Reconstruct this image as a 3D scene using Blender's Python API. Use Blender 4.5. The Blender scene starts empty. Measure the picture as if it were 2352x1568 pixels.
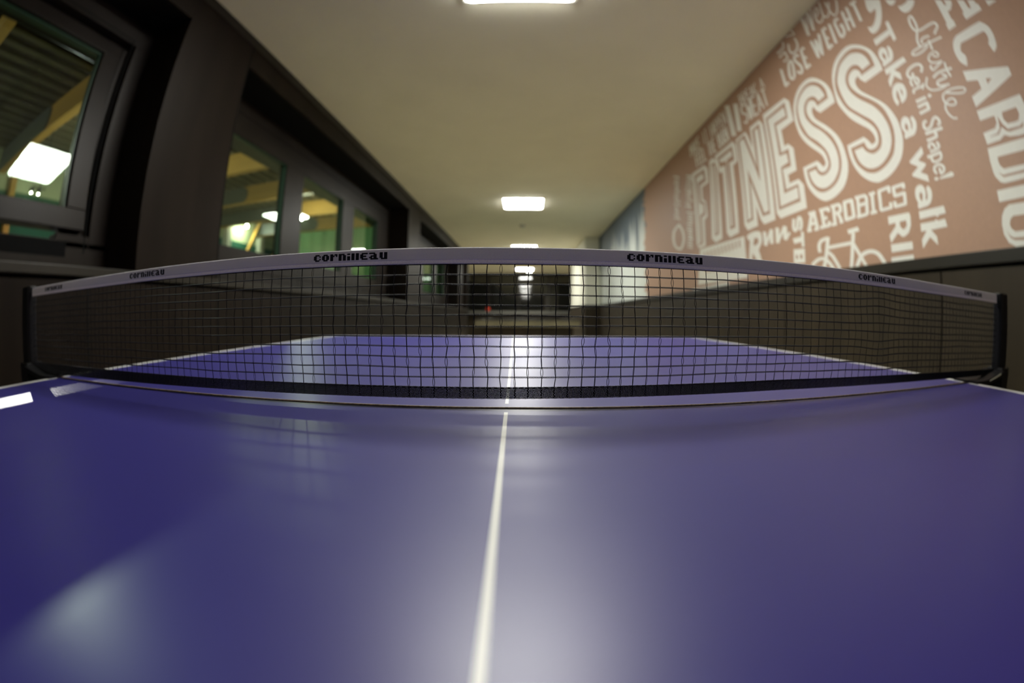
import bpy, bmesh, math, random
import numpy as np
from mathutils import Matrix, Vector
from mathutils.geometry import tessellate_polygon
random.seed(4); rng = np.random.default_rng(4)
S = bpy.context.scene
C = S.collection

# ---------------------------------------------------------------- camera, world, exposure
# world frame = the hall: +Y down the corridor, +X right, Z up, floor at 0.  Fisheye (equisolid) lens.
cam_d = bpy.data.cameras.new('camera'); cam = bpy.data.objects.new('camera', cam_d); C.objects.link(cam)
cam_d.type = 'PANO'; cam_d.panorama_type = 'FISHEYE_EQUISOLID'
cam_d.fisheye_lens = 15.842; cam_d.fisheye_fov = math.pi; cam_d.sensor_width = 36.0; cam_d.sensor_height = 24.0; cam_d.lens = 15.842
cam_d.clip_start = 0.005
CR_ = Vector((0.99952562, 0.03043673, 0.00470454)); CU_ = Vector((-0.00635957, 0.05451001, 0.99849297)); CF_ = Vector((-0.03013441, 0.99804923, -0.05467772))
CAM = Vector((0.0177841, -0.42252691, 0.84654522))
cam.matrix_world = Matrix(((CR_[0], CU_[0], -CF_[0], CAM[0]), (CR_[1], CU_[1], -CF_[1], CAM[1]), (CR_[2], CU_[2], -CF_[2], CAM[2]), (0, 0, 0, 1)))
cam_d.dof.use_dof = True; cam_d.dof.focus_distance = 0.455; cam_d.dof.aperture_fstop = 3.3
S.camera = cam
w = bpy.data.worlds.new('world'); S.world = w; w.use_nodes = True
w.node_tree.nodes['Background'].inputs[0].default_value = (0.6, 0.7, 0.65, 1); w.node_tree.nodes['Background'].inputs[1].default_value = 0.004
S.view_settings.view_transform = 'Standard'; S.view_settings.look = 'None'; S.view_settings.gamma = 1; S.view_settings.use_curve_mapping = False
S.view_settings.exposure = 0.0
S.cycles.use_denoising = True; S.cycles.use_adaptive_sampling = True; S.cycles.adaptive_threshold = .04; S.cycles.max_bounces = 7; S.cycles.diffuse_bounces = 4; S.cycles.glossy_bounces = 3; S.cycles.transmission_bounces = 6
S.cycles.sample_clamp_indirect = 4; S.cycles.caustics_reflective = False; S.cycles.caustics_refractive = False

LAMP = 62.0      # luminous panels of the corridor
HALL = 34.0      # watts of each lamp in the room beyond the windows

# ---------------------------------------------------------------- materials
def mat(name, col, rough=.5, spec=.5, metal=0, emis=None, es=0, alpha=None, noise=None, coat=0):
    m = bpy.data.materials.new(name); m.use_nodes = True; nt = m.node_tree; b = nt.nodes['Principled BSDF']
    b.inputs['Base Color'].default_value = (*col, 1); b.inputs['Roughness'].default_value = rough
    b.inputs['Specular IOR Level'].default_value = spec; b.inputs['Metallic'].default_value = metal
    b.inputs['Coat Weight'].default_value = coat
    if emis: b.inputs['Emission Color'].default_value = (*emis, 1); b.inputs['Emission Strength'].default_value = es
    if noise:
        sc, amt, stretch, bump = noise
        tc = nt.nodes.new('ShaderNodeTexCoord'); mp = nt.nodes.new('ShaderNodeMapping'); n = nt.nodes.new('ShaderNodeTexNoise'); r = nt.nodes.new('ShaderNodeMapRange'); mx = nt.nodes.new('ShaderNodeMix')
        mp.inputs['Scale'].default_value = stretch; n.inputs['Scale'].default_value = sc; n.inputs['Detail'].default_value = 5
        r.inputs['To Min'].default_value = 1 - amt; r.inputs['To Max'].default_value = 1 + amt; r.inputs['From Min'].default_value = .3; r.inputs['From Max'].default_value = .7
        mx.data_type = 'RGBA'; mx.blend_type = 'MULTIPLY'; mx.inputs[0].default_value = 1; mx.inputs[6].default_value = (*col, 1)
        nt.links.new(tc.outputs['Object'], mp.inputs[0]); nt.links.new(mp.outputs[0], n.inputs['Vector']); nt.links.new(n.outputs[0], r.inputs[0]); nt.links.new(r.outputs[0], mx.inputs[7]); nt.links.new(mx.outputs[2], b.inputs['Base Color'])
        if bump:
            bp = nt.nodes.new('ShaderNodeBump'); bp.inputs['Strength'].default_value = bump; bp.inputs['Distance'].default_value = .002
            nt.links.new(n.outputs[0], bp.inputs['Height']); nt.links.new(bp.outputs[0], b.inputs['Normal'])
    return m
def nodes(m): return m.node_tree.nodes, m.node_tree.links, m.node_tree.nodes['Principled BSDF']

M = {}
M['ceil'] = mat('ceiling_paint', (.86, .83, .68), .9, .2, noise=(2, .03, (1, 1, 1), 0))
M['floor'] = mat('floor_vinyl', (.70, .62, .44), .45, .4, noise=(6, .15, (1, .2, 1), 0))  # unseen floor, made pale to bounce lamp light up to the ceiling
M['wood'] = mat('dark_stained_wood', (.0105, .0072, .0052), .48, .10, noise=(9, .22, (1, 1, .12), .05))
M['woodb'] = mat('brown_stained_panel', (.028, .020, .011), .5, .25, noise=(9, .2, (1, 1, .1), 0))
M['rail'] = mat('dark_rail_wood', (.018, .015, .011), .45, .3, noise=(9, .2, (1, .12, 1), 0))
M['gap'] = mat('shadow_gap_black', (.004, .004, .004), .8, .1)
M['frame'] = mat('window_frame_wood', (.019, .015, .0125), .42, .16, noise=(12, .18, (1, .3, .3), .05))
M['gasket'] = mat('green_tinted_gasket', (.02, .06, .035), .4, .5)
M['lampwhite'] = mat('lit_panel', (.9, .9, .85), .5, .3, emis=(1, .998, .92), es=LAMP)
M['lampfill'] = mat('fill_panel', (.9, .9, .85), .5, .3, emis=(1, .985, .90), es=LAMP*.55)  # weaker panel for the added fill lamp behind the camera
M['bulb'] = mat('lit_bulb', (.9, .9, .85), .5, .3, emis=(1, 1, .82), es=60)
M['lampframe'] = mat('white_lamp_frame', (.45, .45, .40), .4, .4)
M['white'] = mat('white_plaster', (.78, .78, .68), .8, .2)
M['coral'] = mat('coral_wallpaper', (.42, .26, .178), .55, .3, noise=(60, .03, (1, 1, 1), 0))
M['letter'] = mat('cream_print', (.78, .77, .70), .55, .3, noise=(60, .02, (1, 1, 1), 0))
M['grey'] = mat('grey_print', (.3, .3, .28), .6, .3)
M['ledge'] = mat('grey_ledge', (.14, .14, .13), .6, .3)
M['black'] = mat('black_plastic', (.007, .007, .008), .4, .22)
M['cord'] = mat('black_net_cord', (.004, .004, .007), .5, .18)
M['alu'] = mat('dark_frame_edge', (.02, .02, .025), .5, .5)
M['edge'] = mat('worn_board_edge', (.20, .155, .115), .7, .3, noise=(300, .4, (1, 1, 1), 0))
M['beam'] = mat('golden_glulam', (.50, .285, .065), .6, .3, noise=(5, .15, (.15, 1, 1), 0))
M['slat'] = mat('roof_batten', (.11, .09, .055), .4, .5)
M['roofdark'] = mat('roof_board_dark', (.02, .015, .012), .7, .3)
M['plate'] = mat('slate_grey_plate', (.09, .10, .10), .45, .5)
M['palegreen'] = mat('pale_green_wall', (.50, .55, .36), .8, .2)
M['darkgreen'] = mat('dark_green_wall', (.03, .12, .08), .7, .2)
M['curtain'] = mat('green_curtain', (.20, .42, .20), .8, .2, noise=(3, .25, (3, 1, .1), 0))
M['glass'] = mat('window_glass', (1, 1, 1), .0, .5)
n, l, b = nodes(M['glass'])
tr = n.new('ShaderNodeBsdfTransparent'); tr.inputs[0].default_value = (.86, .96, .88, 1); gl = n.new('ShaderNodeBsdfGlossy'); gl.inputs['Roughness'].default_value = .02; gl.inputs['Color'].default_value = (.9, 1, .92, 1)
lw = n.new('ShaderNodeLayerWeight'); lw.inputs[0].default_value = .5; pw = n.new('ShaderNodeMath'); pw.operation = 'POWER'; pw.inputs[1].default_value = 4.5; l.new(lw.outputs['Facing'], pw.inputs[0])
mr_ = n.new('ShaderNodeMapRange'); mr_.inputs['To Min'].default_value = .045; mr_.inputs['To Max'].default_value = .9; l.new(pw.outputs[0], mr_.inputs[0]); ms = n.new('ShaderNodeMixShader'); l.new(mr_.outputs[0], ms.inputs[0]); l.new(tr.outputs[0], ms.inputs[1]); l.new(gl.outputs[0], ms.inputs[2]); l.new(ms.outputs[0], n['Material Output'].inputs[0])
M['darkglass'] = mat('dark_glazing', (.012, .012, .010), .04, .9)
M['cloth'] = mat('olive_pool_side', (.28, .26, .18), .5, .4, noise=(4, .15, (1, 1, 1), 0))
M['baize'] = mat('pool_cloth', (.12, .14, .09), .9, .1)
M['red'] = mat('red_plastic', (.6, .05, .02), .4, .5)
M['string'] = mat('pale_cord', (.5, .5, .42), .6, .3)

# table top: blue lacquer, 20 mm white border, 3 mm white centre line (object coordinates of the table)
def table_mat():
    m = mat('blue_table_lacquer', (.03, .03, .2), .3, .5); n, l, b = nodes(m)
    tc = n.new('ShaderNodeTexCoord'); sx = n.new('ShaderNodeSeparateXYZ'); l.new(tc.outputs['Object'], sx.inputs[0])
    def mth(op, a, c=None):
        q = n.new('ShaderNodeMath'); q.operation = op
        for i, v in enumerate((a, c)):
            if v is None: continue
            if isinstance(v, (int, float)): q.inputs[i].default_value = v
            else: l.new(v, q.inputs[i])
        return q.outputs[0]
    ax = mth('ABSOLUTE', sx.outputs[0]); ay = mth('ABSOLUTE', sx.outputs[1])
    side = mth('GREATER_THAN', ax, .7425); end = mth('GREATER_THAN', ay, 1.35)
    ctr = mth('MULTIPLY', mth('LESS_THAN', ax, .0017), mth('GREATER_THAN', ay, .020))
    edge = mth('MULTIPLY', mth('MAXIMUM', side, end), mth('GREATER_THAN', ay, .004))
    fac = mth('MAXIMUM', edge, ctr)
    noi = n.new('ShaderNodeTexNoise'); noi.inputs['Scale'].default_value = 3.5; noi.inputs['Detail'].default_value = 6; l.new(tc.outputs['Object'], noi.inputs['Vector'])
    cr = n.new('ShaderNodeMix'); cr.data_type = 'RGBA'; cr.inputs[6].default_value = (.020, .0165, .14, 1); cr.inputs[7].default_value = (.030, .026, .175, 1); l.new(noi.outputs[0], cr.inputs[0])
    mx = n.new('ShaderNodeMix'); mx.data_type = 'RGBA'; l.new(fac, mx.inputs[0]); l.new(cr.outputs[2], mx.inputs[6]); mx.inputs[7].default_value = (.62, .62, .60, 1); l.new(mx.outputs[2], b.inputs['Base Color'])
    # fine roller streaks across the table and dust haze
    mp = n.new('ShaderNodeMapping'); mp.inputs['Scale'].default_value = (6, 260, 1); l.new(tc.outputs['Object'], mp.inputs[0])
    n2 = n.new('ShaderNodeTexNoise'); n2.inputs['Scale'].default_value = 2; n2.inputs['Detail'].default_value = 4; l.new(mp.outputs[0], n2.inputs['Vector'])
    n3 = n.new('ShaderNodeTexNoise'); n3.inputs['Scale'].default_value = 900; n3.inputs['Detail'].default_value = 2; l.new(tc.outputs['Object'], n3.inputs['Vector'])
    ad = mth('ADD', mth('MULTIPLY', n2.outputs[0], .5), n3.outputs[0])
    bp = n.new('ShaderNodeBump'); bp.inputs['Strength'].default_value = .12; bp.inputs['Distance'].default_value = .0004; l.new(ad, bp.inputs['Height']); l.new(bp.outputs[0], b.inputs['Normal'])
    r = n.new('ShaderNodeMapRange'); r.inputs['To Min'].default_value = .36; r.inputs['To Max'].default_value = .46; l.new(noi.outputs[0], r.inputs[0]); l.new(r.outputs[0], b.inputs['Roughness'])
    return m
M['table'] = table_mat()

def tape_mat():
    m = mat('white_woven_tape', (.62, .60, .66), .75, .2); n, l, b = nodes(m)
    tc = n.new('ShaderNodeTexCoord'); sx = n.new('ShaderNodeSeparateXYZ'); l.new(tc.outputs['Object'], sx.inputs[0])
    def mth(op, a, c=None):
        q = n.new('ShaderNodeMath'); q.operation = op
        for i, v in enumerate((a, c)):
            if v is None: continue
            if isinstance(v, (int, float)): q.inputs[i].default_value = v
            else: l.new(v, q.inputs[i])
        return q.outputs[0]
    # herringbone twill: diagonal ribs that change direction along the middle of the tape
    zz = mth('ABSOLUTE', mth('SUBTRACT', sx.outputs[2], .9052))
    wv = mth('SINE', mth('MULTIPLY', mth('ADD', sx.outputs[0], mth('MULTIPLY', zz, 1.5)), 5200.0))
    f = mth('ADD', mth('MULTIPLY', wv, .5), .5)
    mx = n.new('ShaderNodeMix'); mx.data_type = 'RGBA'; l.new(f, mx.inputs[0]); mx.inputs[6].default_value = (.30, .29, .36, 1); mx.inputs[7].default_value = (.80, .78, .82, 1); l.new(mx.outputs[2], b.inputs['Base Color'])
    bp = n.new('ShaderNodeBump'); bp.inputs['Strength'].default_value = .5; bp.inputs['Distance'].default_value = .0002; l.new(f, bp.inputs['Height']); l.new(bp.outputs[0], b.inputs['Normal'])
    return m
M['tape'] = tape_mat()
M['tapeseam'] = mat('tape_hem', (.66, .62, .68), .8, .2, noise=(900, .12, (1, 1, 1), 0))
M['ink'] = mat('black_woven_letter', (.008, .008, .012), .8, .2)

def skyline_mat():
    m = mat('grey_skyline_print', (.2, .22, .24), .6, .3); n, l, b = nodes(m)
    tc = n.new('ShaderNodeTexCoord'); mp = n.new('ShaderNodeMapping'); mp.inputs['Scale'].default_value = (1, 3.2, .35); l.new(tc.outputs['Object'], mp.inputs[0])
    no = n.new('ShaderNodeTexNoise'); no.inputs['Scale'].default_value = 2.2; no.inputs['Detail'].default_value = 6; l.new(mp.outputs[0], no.inputs['Vector'])
    sx = n.new('ShaderNodeSeparateXYZ'); l.new(tc.outputs['Object'], sx.inputs[0])
    q = n.new('ShaderNodeMapRange'); q.inputs['From Min'].default_value = 2.35; q.inputs['From Max'].default_value = 1.5; q.inputs['To Min'].default_value = -.22; q.inputs['To Max'].default_value = .2; l.new(sx.outputs[2], q.inputs[0])
    a = n.new('ShaderNodeMath'); l.new(no.outputs[0], a.inputs[0]); l.new(q.outputs[0], a.inputs[1])
    cr = n.new('ShaderNodeValToRGB'); e = cr.color_ramp.elements; e[0].position = .42; e[0].color = (.10, .13, .16, 1); e[1].position = .62; e[1].color = (.62, .66, .62, 1); l.new(a.outputs[0], cr.inputs[0]); l.new(cr.outputs[0], b.inputs['Base Color'])
    return m
M['skyline'] = skyline_mat()

# ---------------------------------------------------------------- mesh helpers
class MB:
    def __init__(s): s.v = []; s.f = []
    def box(s, x0, x1, y0, y1, z0, z1):
        i = len(s.v); s.v += [(x, y, z) for z in (z0, z1) for y in (y0, y1) for x in (x0, x1)]
        s.f += [(i, i+2, i+3, i+1), (i+4, i+5, i+7, i+6), (i, i+1, i+5, i+4), (i+2, i+6, i+7, i+3), (i, i+4, i+6, i+2), (i+1, i+3, i+7, i+5)]; return s
    def quad(s, *p): i = len(s.v); s.v += list(p); s.f.append(tuple(range(i, i+len(p)))); return s
    def prism(s, pts, axis, a, b):
        """closed polygon pts (2D) extruded along axis (0,1,2) from a to b"""
        i = len(s.v); N = len(pts)
        def P(u, v, c): return {0: (c, u, v), 1: (u, c, v), 2: (u, v, c)}[axis]
        s.v += [P(u, v, a) for u, v in pts] + [P(u, v, b) for u, v in pts]
        s.f.append(tuple(range(i+N-1, i-1, -1))); s.f.append(tuple(range(i+N, i+2*N)))
        for k in range(N): s.f.append((i+k, i+(k+1) % N, i+N+(k+1) % N, i+N+k))
        return s
    def tube(s, pts, r, sides=6):
        pts = [Vector(p) for p in pts]; i0 = len(s.v)
        for k, p in enumerate(pts):
            d = (pts[min(k+1, len(pts)-1)] - pts[max(k-1, 0)]).normalized(); a = d.orthogonal().normalized() if k == 0 else (a - d * a.dot(d)).normalized(); c = d.cross(a)
            for j in range(sides):
                t = 2*math.pi*j/sides; s.v.append(tuple(p + (a*math.cos(t) + c*math.sin(t))*r))
            if k:
                for j in range(sides): q = i0+(k-1)*sides; s.f.append((q+j, q+(j+1) % sides, q+sides+(j+1) % sides, q+sides+j))
        s.f.append(tuple(range(i0+sides-1, i0-1, -1))); e = i0+(len(pts)-1)*sides; s.f.append(tuple(range(e, e+sides))); return s
    def lathe(s, prof, c, sides=24):
        i0 = len(s.v)
        for r, z in prof:
            for j in range(sides): t = 2*math.pi*j/sides; s.v.append((c[0]+r*math.cos(t), c[1]+r*math.sin(t), c[2]+z))
        for k in range(len(prof)-1):
            for j in range(sides): q = i0+k*sides; s.f.append((q+j, q+(j+1) % sides, q+sides+(j+1) % sides, q+sides+j))
        return s
    def build(s, name, m, parent=None, bevel=0, smooth=False, loc=None):
        me = bpy.data.meshes.new(name); me.from_pydata(s.v, [], s.f); me.update()
        bm = bmesh.new(); bm.from_mesh(me); bmesh.ops.recalc_face_normals(bm, faces=bm.faces)
        if loc:
            bmesh.ops.translate(bm, verts=bm.verts, vec=[-q for q in loc])
        bm.to_mesh(me); bm.free()
        if smooth: me.polygons.foreach_set('use_smooth', [True]*len(me.polygons))
        o = bpy.data.objects.new(name, me); C.objects.link(o); me.materials.append(m)
        if loc: o.location = loc
        if parent: o.parent = parent
        if bevel:
            q = o.modifiers.new('bevel', 'BEVEL'); q.width = bevel; q.segments = 2; q.limit_method = 'ANGLE'
        return o
def tag(o, label=None, cat=None, group=None, kind=None):
    if label: o['label'] = label
    if cat: o['category'] = cat
    if group: o['group'] = group
    if kind: o['kind'] = kind
    return o
def struct(name, mb, m, parent=None, bevel=0, label=None, cat=None):
    o = mb.build(name, m, parent, bevel)
    if parent is None: tag(o, label, cat, None, 'structure')
    return o
def empty(name, loc, label, cat, group=None, kind=None):
    o = bpy.data.objects.new(name, None); C.objects.link(o); o.location = loc; o.empty_display_size = .1; return tag(o, label, cat, group, kind)
def child(mb, name, m, root, **k):
    """build in world coordinates, then hang under a root that only has a location"""
    o = mb.build(name, m, root, **k); o.location = -Vector(root.location); 
    return o
def sub(mb, name, m, par, **k):
    return mb.build(name, m, par, **k)

# ---------------------------------------------------------------- room shell
LX, RX, CH = -1.533, 1.511, 2.497
Y0, Y1 = -4.2, 16.8
WX = -1.80                 # face of the window frames, back of the recesses
piers = [(.82, 1.43), (5.31, 6.0), (9.88, 10.5), (14.4, 15.0)]
bays = [(Y0, .82), (1.43, 5.31), (6.0, 9.88), (10.5, 14.4)]
struct('floor', MB().box(-8, 3.2, Y0-.1, Y1+.1, -.1, 0), M['floor'], label='pale vinyl floor of the corridor under the tables', cat='floor')
struct('ceiling', MB().box(LX-.27, RX+.1, Y0-.1, 11.6, CH, CH+.12).box(-2.7, 2.3, 11.6, Y1+.1, CH, CH+.12), M['ceil'], label='smooth cream painted corridor ceiling', cat='ceiling')
# left wall: dado, piers, fascia
wl = struct('wall_left', MB().box(WX-.2, LX, Y0, 11.6, 0, 1.0), M['wood'], label='dark wood panelled left wall with deep window recesses', cat='wall')
for a, b_ in piers[:3]:
    struct('pier', MB().box(WX-.2, LX, a, b_, 1.05, 2.434), M['wood'], wl, bevel=.004)
fa = MB()
for a, b_ in bays[:3] + [(10.5, 11.6)]: fa.box(LX-.02, LX, a, b_, 2.29, 2.43)
struct('fascia', fa, M['wood'], wl)
struct('fascia_strip', MB().box(LX-.03, LX+.004, Y0, 11.6, 2.436, CH), M['rail'], wl)
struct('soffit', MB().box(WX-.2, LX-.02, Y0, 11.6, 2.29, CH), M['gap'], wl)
g = MB()
for y in [-3.1, -1.9, -.7, .55, 1.43, 2.4, 3.7, 5.31, 6.0, 7.3, 8.6, 9.88, 10.5]: g.box(LX-.01, LX+.0012, y-.004, y+.004, 0, 1.0)
for a, b_ in piers[:3]: g.box(LX-.01, LX+.0012, b_-.012, b_-.004, 1.05, 2.43)
struct('panel_joint', g, M['gap'], wl)
struct('trim_1', MB().box(WX, LX+.014, Y0, 11.6, 1.015, 1.05), M['rail'], None, .003, label='dark wood sill ledge along the left wall', cat='sill')
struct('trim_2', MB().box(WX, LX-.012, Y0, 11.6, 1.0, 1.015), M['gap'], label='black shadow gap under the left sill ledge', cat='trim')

# windows: one joinery unit per bay
def window_unit(idx, y0, y1, panes, label, slot=None):
    root = struct('window_%d' % idx, MB().box(WX-.18, WX, y0, y1, 2.03 if not slot else 2.17, 2.29), M['frame'], label=label, cat='window')
    f = MB(); zb = 1.30
    if slot:
        f.box(WX-.08, WX, y0, y1, 1.05, 1.186)                      # bottom rail under the slit
        f.box(WX-.08, WX, .70, y1, 1.158, 2.17)
        f.box(WX-.08, WX, slot[1]-.005, .70, 1.158, 1.212).box(WX-.13, WX-.06, .55, .70, 1.212, 2.17)
        f.box(WX-.13, WX-.10, y0, .60, 1.268, 1.31).box(WX-.18, WX-.10, y0, .60, 2.09, 2.17)
        f.box(WX-.08, WX, -1.3, -.55, 1.158, 2.17).box(WX-.08, WX, y0, -2.4, 1.158, 2.17)
        struct('frame', f, M['frame'], root, .003)
        gr = MB().box(WX-.004, WX+.001, .668, .676, 1.14, 2.19).box(WX-.004, WX+.001, y0, .676, 2.186, 2.192)
        struct('groove', gr, M['gap'], root)
        struct('rebate_shade', MB().box(WX-.03, WX+.0005, y0, .56, 1.118, 1.182), M['gap'], root)  # black box stands in for the shade in the recess under the sash
        for (a, b_) in panes:
            s = MB(); A, B = a-.13, b_+.12; X0, X1 = WX-.046, WX+.026
            s.box(X0, X1, A, B, 1.228, 1.318).box(X0, X1, A, B, 2.088, 2.165).box(X0, X1, A, a, 1.318, 2.088).box(X0, X1, b_, B, 1.318, 2.088)
            sash = struct('sash', s, M['frame'], root, .004)
            e = MB().box(WX-.03, WX+.006, b_-.010, b_+.002, 1.318, 2.088).box(WX-.03, WX+.006, a, b_, 2.078, 2.09)
            struct('gasket', e, M['gasket'], sash)
            struct('pane', MB().box(WX-.009, WX-.003, a, b_, 1.313, 2.09), M['glass'], sash)
            # the sash stands ajar, its head leaning out 5 degrees
            pv = Vector((WX, 0, 1.20)); sash.matrix_world = Matrix.Translation(pv) @ Matrix.Rotation(math.radians(-5.07), 4, 'Y') @ Matrix.Translation(-pv)
        return root
    prev = y0
    def bar(p, q):
        f.box(WX-.07, WX, p, q, 1.05, 2.03)
    for a, b_ in panes: bar(prev, a); prev = b_
    bar(prev, y1)
    for a, b_ in panes: f.box(WX-.07, WX, a, b_, 1.05, zb)
    struct('frame', f, M['frame'], root, .003)
    struct('groove', MB().box(WX-.004, WX+.001, y0, y1, 2.186, 2.192).box(WX-.004, WX+.001, y0, y1, 1.155, 1.161), M['gap'], root)
    for a, b_ in panes:
        e = MB().box(WX-.034, WX-.010, a-.002, a+.004, zb, 2.03).box(WX-.045, WX-.010, b_-.005, b_+.002, zb, 2.03).box(WX-.034, WX-.010, a, b_, 2.025, 2.031)
        struct('gasket', e, M['gasket'], root)
        xa, xb = WX-.018+.026*(b_-a)/2, WX-.018-.026*(b_-a)/2             # each pane sits a degree and a half out of line
        struct('pane', MB().prism([(xa, a-.001), (xb, b_+.001), (xb-.005, b_+.001), (xa-.005, a-.001)], 2, zb-.004, 2.03), M['glass'], root)
    return root
DG = .165
window_unit(1, Y0, .82, [(-.40, .53), (-2.2, -1.27)], 'near left window with one sash standing open over a slit', slot=(-4.2, .50))
window_unit(2, 1.43, 5.31, [(1.60, 2.51), (2.82, 3.70), (4.01, 4.82)], 'three paned dark window between the first and second piers')
window_unit(3, 6.0, 9.88, [(6.21, 7.09), (7.39, 8.28), (8.58, 9.45)], 'dark framed window beyond the second pier')

# right wall: dado, rail, plaster above (mural on it)
wr = struct('wall_right', MB().box(RX, RX+.1, Y0, 8.6, 0, CH), M['white'], label='right wall with brown dado below and printed mural above', cat='wall')
d = MB(); ys = [-4.2, -3.0, -1.8, -.6, .6, 1.8, 3.0, 4.2, 5.4, 6.6, 7.8, 8.6]
for a, b_ in zip(ys, ys[1:]): d.box(RX-.02, RX, a+.004, b_-.004, .1, 1.045)
struct('dado_panels', d, M['woodb'], wr)
struct('dado_back', MB().box(RX-.012, RX-.0005, Y0, 8.6, 0, 1.06), M['gap'], wr)
struct('trim_3', MB().box(RX-.034, RX, Y0, 8.6, 1.056, 1.10), M['rail'], None, .003, label='dark wood rail under the right wall mural', cat='trim')
# far pier and the bright wall behind it
PX = 1.222
wp = struct('wall_stub', MB().box(PX, RX+.1, 8.6, 11.6, 0, CH), M['white'], label='bright white wall section projecting beyond the mural', cat='wall')
wp.name = 'wall_right_far'
struct('dado_panels', MB().box(PX-.02, PX, 8.58, 11.6, .1, 1.045).box(PX, RX, 8.58, 8.6, .1, 1.045), M['woodb'], wp)
struct('dado_rail', MB().box(PX-.03, PX, 8.57, 11.6, 1.056, 1.10).box(PX, RX-.034, 8.57, 8.6, 1.056, 1.10), M['rail'], wp)
# lobby beyond
struct('wall_lobby_left', MB().box(-2.7, -2.6, 11.6, Y1, 0, CH).box(-2.7, LX, 11.5, 11.6, 0, CH), M['wood'], label='dark wood wall at the left of the far lobby', cat='wall')
struct('wall_lobby_right', MB().box(2.2, 2.3, 11.6, Y1, 0, CH).box(RX+.1, 2.3, 11.5, 11.6, 0, CH), M['wood'], label='dark wall at the right of the far lobby', cat='wall')
we = struct('wall_end', MB().box(-2.7, 2.3, Y1, Y1+.1, 0, CH), M['woodb'], label='dark glazed end wall of the corridor reflecting the lamps', cat='wall')
struct('glazing', MB().box(-2.5, 2.1, Y1-.02, Y1-.001, 1.1, CH-.05), M['darkglass'], we)
m_ = MB()
for x in (-2.55, -1.4, -.25, .9, 2.05): m_.box(x-.03, x+.03, Y1-.05, Y1-.0205, 1.1, CH-.05)
struct('mullion', m_, M['frame'], we)
struct('trim_4', MB().box(-2.6, 1.95, Y1-.30, Y1-.001, .96, 1.06), M['ledge'], label='grey ledge along the foot of the far glazing', cat='ledge')
struct('wall_back', MB().box(-8, 3.2, Y0-.1, Y0, 0, 3.6), M['wood'], label='dark wall closing the corridor behind the camera', cat='wall')

# ---------------------------------------------------------------- ceiling lights
def rounded(x0, x1, y0, y1, r, n=4):
    o = []
    for cx, cy, a in ((x1-r, y1-r, 0), (x0+r, y1-r, 90), (x0+r, y0+r, 180), (x1-r, y0+r, 270)):
        for k in range(n+1): t = math.radians(a+90*k/n); o.append((cx+r*math.cos(t), cy+r*math.sin(t)))
    return o
def ceiling_light(xc, yc, label, m='lampwhite'):
    r = empty('ceiling_light', (xc, yc, CH), label, 'ceiling light', 'square lamps along the corridor ceiling')
    h = .275
    sub(MB().prism(rounded(-h, h, -h, h, .04), 2, -.022, -.002), 'diffuser', M[m], r)
    fr = MB()
    for a in range(4):
        pass
    fr.box(-h-.016, h+.016, h+.001, h+.014, -.014, -.0005).box(-h-.016, h+.016, -h-.014, -h-.001, -.014, -.0005).box(-h-.014, -h-.001, -h, h, -.014, -.0005).box(h+.001, h+.014, -h, h, -.014, -.0005)
    sub(fr, 'frame', M['lampframe'], r)
    return r
CLX = -.02
ceiling_light(-.008, 1.16, 'square ceiling lamp nearest the camera, cut by the top edge')
ceiling_light(CLX, 5.93, 'lit square ceiling lamp hanging whole above the net')
ceiling_light(CLX, 10.15, 'lit ceiling lamp half hidden behind the net tape')
ceiling_light(CLX, 15.0, 'farthest ceiling lamp, seen through the net near the end wall')
ceiling_light(0.0, -3.6, 'added fill lamp on the ceiling behind the camera, never in view', 'lampfill')  # added for its light on the camera side of the tape
sm = MB().lathe([(0, -.035), (.035, -.035), (.05, -.02), (.055, 0)], (-.045, 7.55, CH)).build('smoke_detector', M['lampframe'], loc=(-.045, 7.55, CH)); tag(sm, 'small round smoke detector on the ceiling behind the second lamp', 'smoke detector')
dl = empty('downlight', (.14, 15.95, CH), 'tiny round warm ceiling spot beside the farthest lamp', 'downlight')
sub(MB().lathe([(0, -.02), (.07, -.02), (.075, -.004)], (0, 0, 0)), 'lens', M['bulb'], dl); sub(MB().lathe([(.078, -.012), (.10, -.012), (.10, -.001), (.078, -.001)], (0, 0, 0)), 'rim', M['lampframe'], dl)

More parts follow.
